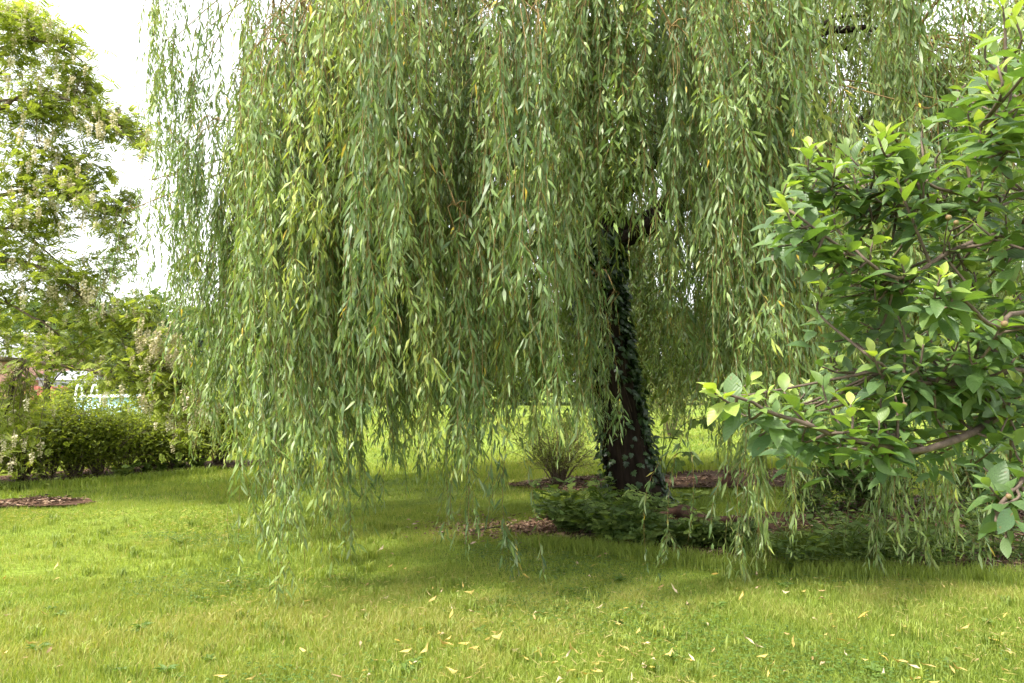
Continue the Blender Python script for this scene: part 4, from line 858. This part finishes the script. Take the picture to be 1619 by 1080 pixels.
b = Bag(); q = spline([AB + (0, 0, -.1), AB + (.02, 0, .7), AB + (-.05, .05, 1.3), AB + (.1, 0, 2.6)], 24); tube(b, q, np.linspace(.10, .05, 24), 16, ridge=lambda u, th: 1 + .06 * np.sin(5 * th + 6 * u)); al("trunk", b, M['appletwig'])
ar = np.random.default_rng(33)
apts = []
def abranch(name, ctrl, r0, r1, n=24):
    p = spline(ctrl, n); p[2:-1] += ar.normal(0, .0025, (n - 3, 3)); b = Bag(); tube(b, p, np.linspace(r0, r1, n), 8, ridge=lambda u, th: 1 + .08 * np.sin(3 * th + 31 * u)); al(name, b, M['appletwig']); apts.append(p); return p
def tq(z): return q[np.argmin(abs(q[:, 2] - z))]
abranch("branch", [tq(1.15), P(1650, 655, 2.35), P(1520, 692, 2.1), P(1430, 712, 2.0), P(1330, 690, 1.95), P(1230, 655, 1.9), P(1145, 622, 1.85)], .013, .003)
abranch("branch", [tq(1.35), P(1660, 590, 2.3), P(1540, 610, 2.15), P(1440, 600, 2.05), P(1370, 560, 2.0)], .010, .003)
abranch("branch", [tq(1.6), P(1650, 420, 2.4), P(1585, 372, 2.2), P(1500, 400, 2.1), P(1430, 440, 2.05), P(1340, 400, 2.0), P(1260, 340, 1.95)], .010, .003)
abranch("branch", [tq(1.7), P(1660, 320, 2.5), P(1570, 330, 2.35), P(1450, 330, 2.25), P(1340, 300, 2.2), P(1285, 225, 2.15)], .009, .003)
abranch("branch", [tq(1.9), P(1660, 330, 2.4), P(1540, 310, 2.2), P(1450, 280, 2.15), P(1408, 200, 2.1)], .008, .003)
abranch("branch", [tq(2.1), P(1680, 220, 2.2), P(1620, 150, 2.0), P(1575, 110, 1.9)], .008, .003)
abranch("branch", [tq(1.0), P(1680, 740, 2.0), P(1610, 770, 1.85), P(1575, 810, 1.8), P(1590, 850, 1.78)], .008, .003)
abranch("branch", [tq(1.3), P(1650, 520, 2.0), P(1580, 520, 1.9), P(1520, 470, 1.85), P(1490, 430, 1.8)], .008, .003)
abranch("branch", [tq(2.0), P(1700, 280, 2.0), P(1600, 240, 1.95), P(1550, 200, 1.9)], .007, .003)
allA = np.concatenate([p[5:] for p in apts])
# rosettes: pixel, depth, lean in the picture plane (dx, dz), number of leaves, youth of the tips
ROS = [(1130, 622, 1.85, -.8, .45, 12, 1), (1185, 632, 1.9, -.2, .8, 9, .6), (1225, 655, 1.92, 0, .6, 9, .1), (1275, 672, 1.95, -.1, .7, 9, .3), (1330, 690, 1.95, 0, .9, 10, .2), (1345, 640, 1.9, .05, 1, 13, 1), (1390, 665, 1.98, .2, .7, 9, .3), (1240, 620, 2.0, -.3, .7, 8, .3), (1300, 610, 2.05, -.3, .9, 9, .2), (1200, 690, 1.98, -.5, -.2, 6, 0), (1290, 710, 2.0, -.3, -.4, 7, 0), (1400, 720, 2.0, -.2, -.6, 7, 0), (1370, 735, 2.02, .1, -.7, 5, 0),
       (1240, 325, 1.95, -.4, .8, 12, 1), (1260, 350, 1.98, -.7, .2, 10, .4), (1230, 390, 2.0, -.8, -.2, 8, .1), (1290, 375, 2.0, .2, .8, 11, .6), (1300, 430, 2.05, -.5, -.5, 8, .1), (1340, 400, 2.0, .3, .6, 11, .6), (1385, 370, 2.05, .2, .9, 12, .9), (1330, 470, 2.1, -.6, -.1, 9, .2), (1385, 440, 2.05, 0, .8, 10, .5), (1430, 430, 2.05, .1, .7, 10, .4), (1360, 510, 2.1, -.5, .1, 9, .2), (1420, 500, 2.05, -.2, .5, 10, .3), (1320, 540, 2.15, -.6, 0, 8, .1), (1380, 560, 2.0, -.3, .6, 11, .7), (1300, 580, 2.15, -.7, .2, 8, .1), (1460, 545, 2.0, .1, .8, 10, .4),
       (1280, 235, 2.15, 0, 1, 14, .9), (1270, 285, 2.2, -.4, .4, 9, .4), (1320, 290, 2.2, .3, .6, 10, .5), (1400, 215, 2.1, .1, 1, 15, 1), (1380, 270, 2.15, -.3, .5, 10, .5), (1440, 270, 2.15, .5, .6, 10, .6), (1415, 320, 2.2, 0, .6, 10, .4), (1470, 330, 2.2, .3, .7, 10, .6), (1350, 330, 2.2, -.2, .6, 10, .6),
       (1488, 435, 1.8, 0, 1, 14, 1), (1470, 480, 1.85, -.6, .2, 9, .4), (1520, 470, 1.85, .4, .3, 10, .3), (1540, 430, 2.1, .1, .9, 10, .8), (1500, 380, 2.1, -.2, .9, 11, .9), (1550, 370, 2.15, .1, .8, 10, .6), (1590, 340, 2.2, .1, .7, 9, .4), (1590, 430, 2.1, .2, .5, 9, .4), (1500, 300, 2.3, .2, .9, 11, .9), (1550, 300, 2.3, 0, .8, 10, .7), (1600, 290, 2.2, .1, .6, 9, .4),
       (1550, 205, 1.9, -.2, 1, 10, .8), (1590, 240, 1.95, .2, .6, 9, .4), (1520, 245, 2.2, -.2, .9, 10, .9), (1570, 150, 2.0, -.3, .8, 9, .7), (1610, 170, 1.9, .2, .8, 8, .5), (1578, 105, 1.7, -.2, .9, 9, .7), (1612, 90, 1.6, .1, .5, 8, .2), (1605, 30, 1.8, -.3, .9, 8, .8), (1560, 60, 2.0, -.3, .8, 8, .7), (1585, 10, 1.9, -.2, .8, 8, .9), (1560, 130, 1.9, -.4, .7, 9, .8), (1600, 130, 1.75, .1, .7, 9, .4), (1530, 180, 2.1, -.4, .8, 9, .9), (1630, 130, 1.8, .1, .5, 8, .3),
       (1530, 540, 1.95, -.2, .6, 10, .2), (1580, 520, 1.9, .1, .6, 9, .3), (1560, 580, 2.0, -.3, .2, 9, .1), (1610, 560, 2.0, .2, .3, 8, .2), (1500, 600, 2.1, -.3, .4, 9, .2), (1450, 610, 2.05, -.2, .6, 10, .3), (1540, 630, 2.1, 0, -.2, 8, .1), (1590, 640, 2.1, .2, -.4, 8, .1), (1490, 650, 2.1, -.2, -.1, 8, .1), (1440, 650, 2.05, .1, .7, 9, .5), (1410, 610, 2.0, -.1, .9, 10, .6), (1600, 480, 2.0, .2, .5, 9, .4), (1500, 690, 2.1, .3, -.5, 5, .1), (1560, 690, 2.2, .3, -.3, 6, .1), (1610, 690, 2.1, .2, -.5, 6, .1),
       (1565, 770, 1.85, -.4, .4, 8, .3), (1580, 800, 1.8, -.7, -.2, 7, .1), (1590, 845, 1.78, 0, -.9, 6, 0), (1610, 790, 1.85, .4, 0, 6, .2), (1620, 740, 1.9, .2, .5, 6, .3), (1555, 740, 1.95, -.3, .2, 5, .1)]
AREA = np.array([(1560, 60), (1500, 150), (1400, 200), (1290, 215), (1225, 310), (1225, 400), (1300, 480), (1290, 590), (1180, 600), (1130, 640), (1250, 690), (1400, 715), (1560, 720), (1700, 740), (1700, 20)])
while len(ROS) < 265:
    x, y = ar.uniform(1130, 1690), ar.uniform(30, 730)
    if inside(AREA, np.array([x]), np.array([y]))[0]: ROS.append((x, y, ar.uniform(2.0, 2.6), ar.normal(-.15, .35), ar.uniform(.4, 1), 9, ar.choice([.1, .3, .6, .9])))
leaves = []
for (x, y, d, dx, dz, n, yo) in ROS:
    c = P(x, y, d); g = unit(np.array((dx, ar.normal(-.15, .35), dz)))
    near = allA[np.argmin(np.linalg.norm(allA - (c - g * .08), axis=1))]
    b = Bag(); st = spline([near, c - g * .06, c], 8); tube(b, st, np.linspace(.0042, .0022, 8), 6); al("twig", b, M['appletwig'])
    sl = np.linalg.norm(c - near)
    n = int(n * 1.25)
    for k in range(n):
        u = k / (n - 1); a = k * 2.4 + ar.uniform(-.3, .3)
        e1 = unit(np.cross(g, (0.2, 1, .1))); e2 = np.cross(g, e1); rad = e1 * math.cos(a) + e2 * math.sin(a)
        pos = c - g * (1 - u) * min(.16, sl + .03)
        open_ = 1.0 - .72 * u ** 2.2
        ax = unit(rad * open_ + g * (1.15 - open_) + np.array((0, 0, -.06 * (1 - u))) + ar.normal(0, .14, 3))
        up = unit(g * .5 + np.array((0, -.25, .95)) - rad * .12 + ar.normal(0, .28, 3))
        L = (.080 - .030 * u ** 2) * ar.uniform(.65, 1.2)
        ti = np.clip(.16 + .20 * ar.random() + (.72 * yo + .08) * max(0, (u - .3) / .7) ** .8 + ar.normal(0, .07), 0, 1)
        leaves.append((pos, ax, up, L, L * ar.uniform(.40, .54), ti))
inview = [l for l in leaves if -.02 < l[0][0] / l[0][1] < .66]
order = sorted(range(len(leaves)), key=lambda k: -leaves[k][3] / leaves[k][0][1] if -.02 < leaves[k][0][0] / leaves[k][0][1] < .645 else 1)
# shared leaf meshes: five shapes in seven ages
lm = {}
def leaf_mesh(shape, age):
    if (shape, age) not in lm:
        b = Bag(); V, F, U = AT[shape]; b.add(V, F, (age + .5) / 7, U); lm[(shape, age)] = b.mesh("leaf", M['apple'], True, True)
    return lm[(shape, age)]
rest = Bag()
for rank, k in enumerate(order):
    pos, ax, up, L, Wd, ti = leaves[k]; sh_ = k % 5
    if rank < 300:
        X = unit(ax); Y = unit(np.cross(up, X)); Z = np.cross(X, Y)
        o = link("leaf", leaf_mesh(sh_, min(6, int(ti * 7))), apple)
        o.matrix_local = Matrix(((X[0] * L, Y[0] * Wd, Z[0] * L, pos[0] - AB[0]), (X[1] * L, Y[1] * Wd, Z[1] * L, pos[1] - AB[1]), (X[2] * L, Y[2] * Wd, Z[2] * L, pos[2] - AB[2]), (0, 0, 0, 1)))
    else:
        V, F, U = AT[sh_]; scatter(rest, V, F, [pos], [ax], [up], L, Wd, ti, U)
tag(link("foliage", rest.mesh("foliage", M['apple'], True, True, origin=AB), apple), kind="stuff")
def fruit(px, py, d, r):
    bm = bmesh.new(); bmesh.ops.create_uvsphere(bm, u_segments=12, v_segments=8, radius=r)
    for v in bm.verts:
        if abs(v.co.x) + abs(v.co.y) < r * .5: v.co.z *= .82
    me = bpy.data.meshes.new("fruit"); bm.to_mesh(me); bm.free(); me.materials.append(M['fruit']); me.polygons.foreach_set("use_smooth", np.ones(len(me.polygons), bool))
    c = P(px, py, d); o = link("fruit", me, apple, c - AB); near = allA[np.argmin(np.linalg.norm(allA - c, axis=1))]
    b = Bag(); tube(b, spline([near, (near + c) / 2 + (0, 0, .01), c], 6), .0016, 5); al("fruit_stalk", b, M['appletwig'])
for a in ((1500, 344, 2.0, .0075), (1512, 352, 2.02, .007), (1588, 512, 1.85, .008), (1595, 785, 1.8, .0065), (1430, 640, 1.95, .0065)): fruit(*a)

# ------------------------------------------------------------------ fallen leaves and weeds on the lawn
fr = np.random.default_rng(61); fmesh = []
for v in range(8):
    b = Bag(); c = fr.uniform(-.7, .8)
    V = np.array([(0, 0, 0), (.3, -.5, .02 + .1 * c), (.3, .5, .03), (.68, -.4, .02 - .2 * c), (.68, .4, .04 + .1 * c), (1, 0, c * .5)]) * (fr.uniform(.055, .085), fr.uniform(.010, .017), .07)
    b.add(V, WILLOW_F, v / 7.0); fmesh.append(b.mesh("fallen_leaf", M['fallen']))
cnt = 0
while cnt < 230:
    px, py = fr.uniform(-20, 1640), 870 + 215 * fr.random() ** .8
    if px < 520 and fr.random() < .6: continue
    if math.sin(px * .021 + 1.3 * math.sin(py * .03)) + fr.normal(0, .7) < -.2: continue
    g = G(px, py)
    if inside(PA, np.array([g[0]]), np.array([g[1]]))[0]: continue
    s = fr.uniform(.5, 1.3)
    o = link("fallen_leaf", fmesh[int(fr.integers(0, 8))], None, (g[0], g[1], fr.uniform(.012, .04)), (fr.normal(0, .35), fr.normal(-.05, .3), fr.uniform(0, 6.28)), (s, s * fr.uniform(.7, 1.2), s))
    tag(o, "narrow yellowed willow leaf fallen on the lawn", "leaf", "yellow willow leaves fallen on the lawn"); cnt += 1
# broad leaved weeds in the lawn
wp = []
for sd in (1, 2, 3):
    b = Bag(); r = np.random.default_rng(600 + sd); n = 9; a = np.arange(n) * 2.4
    L = r.uniform(.07, .13, n); scatter(b, *apple_template(.3, .3, .1)[:2], np.stack([.01 * np.cos(a), .01 * np.sin(a), np.full(n, .01)], -1), np.stack([np.cos(a), np.sin(a), r.uniform(.3, .9, n)], -1), np.stack([0 * a, 0 * a, np.ones(n)], -1), L, L * .35, r.uniform(.4, 1, n)); wp.append(b.mesh("lawn_weed", M['clover'], True))
for k, (px, py) in enumerate([(80, 965), (95, 975), (210, 1000), (225, 995), (190, 1062), (280, 1070), (262, 1064), (640, 1062), (655, 1050), (1240, 930), (1135, 960), (880, 905), (1500, 1050), (1380, 1062), (1060, 1040), (60, 1030), (440, 940), (540, 1010), (980, 920), (1560, 985), (760, 1000), (330, 1045)]):
    s = fr.uniform(.35, .65); o = link("lawn_weed", wp[k % 3], None, G(px, py), (0, 0, fr.uniform(0, 6.28)), (s, s, s))
    tag(o, "small rosette of broad green weed leaves in the lawn", "weed", "broad leaved weeds in the lawn")
print("hanging branches", bunch.n, "template leaves", strand_template.n, "apple leaves", len(leaves), "flowers", len(fpos), "grass verts", gb.n)
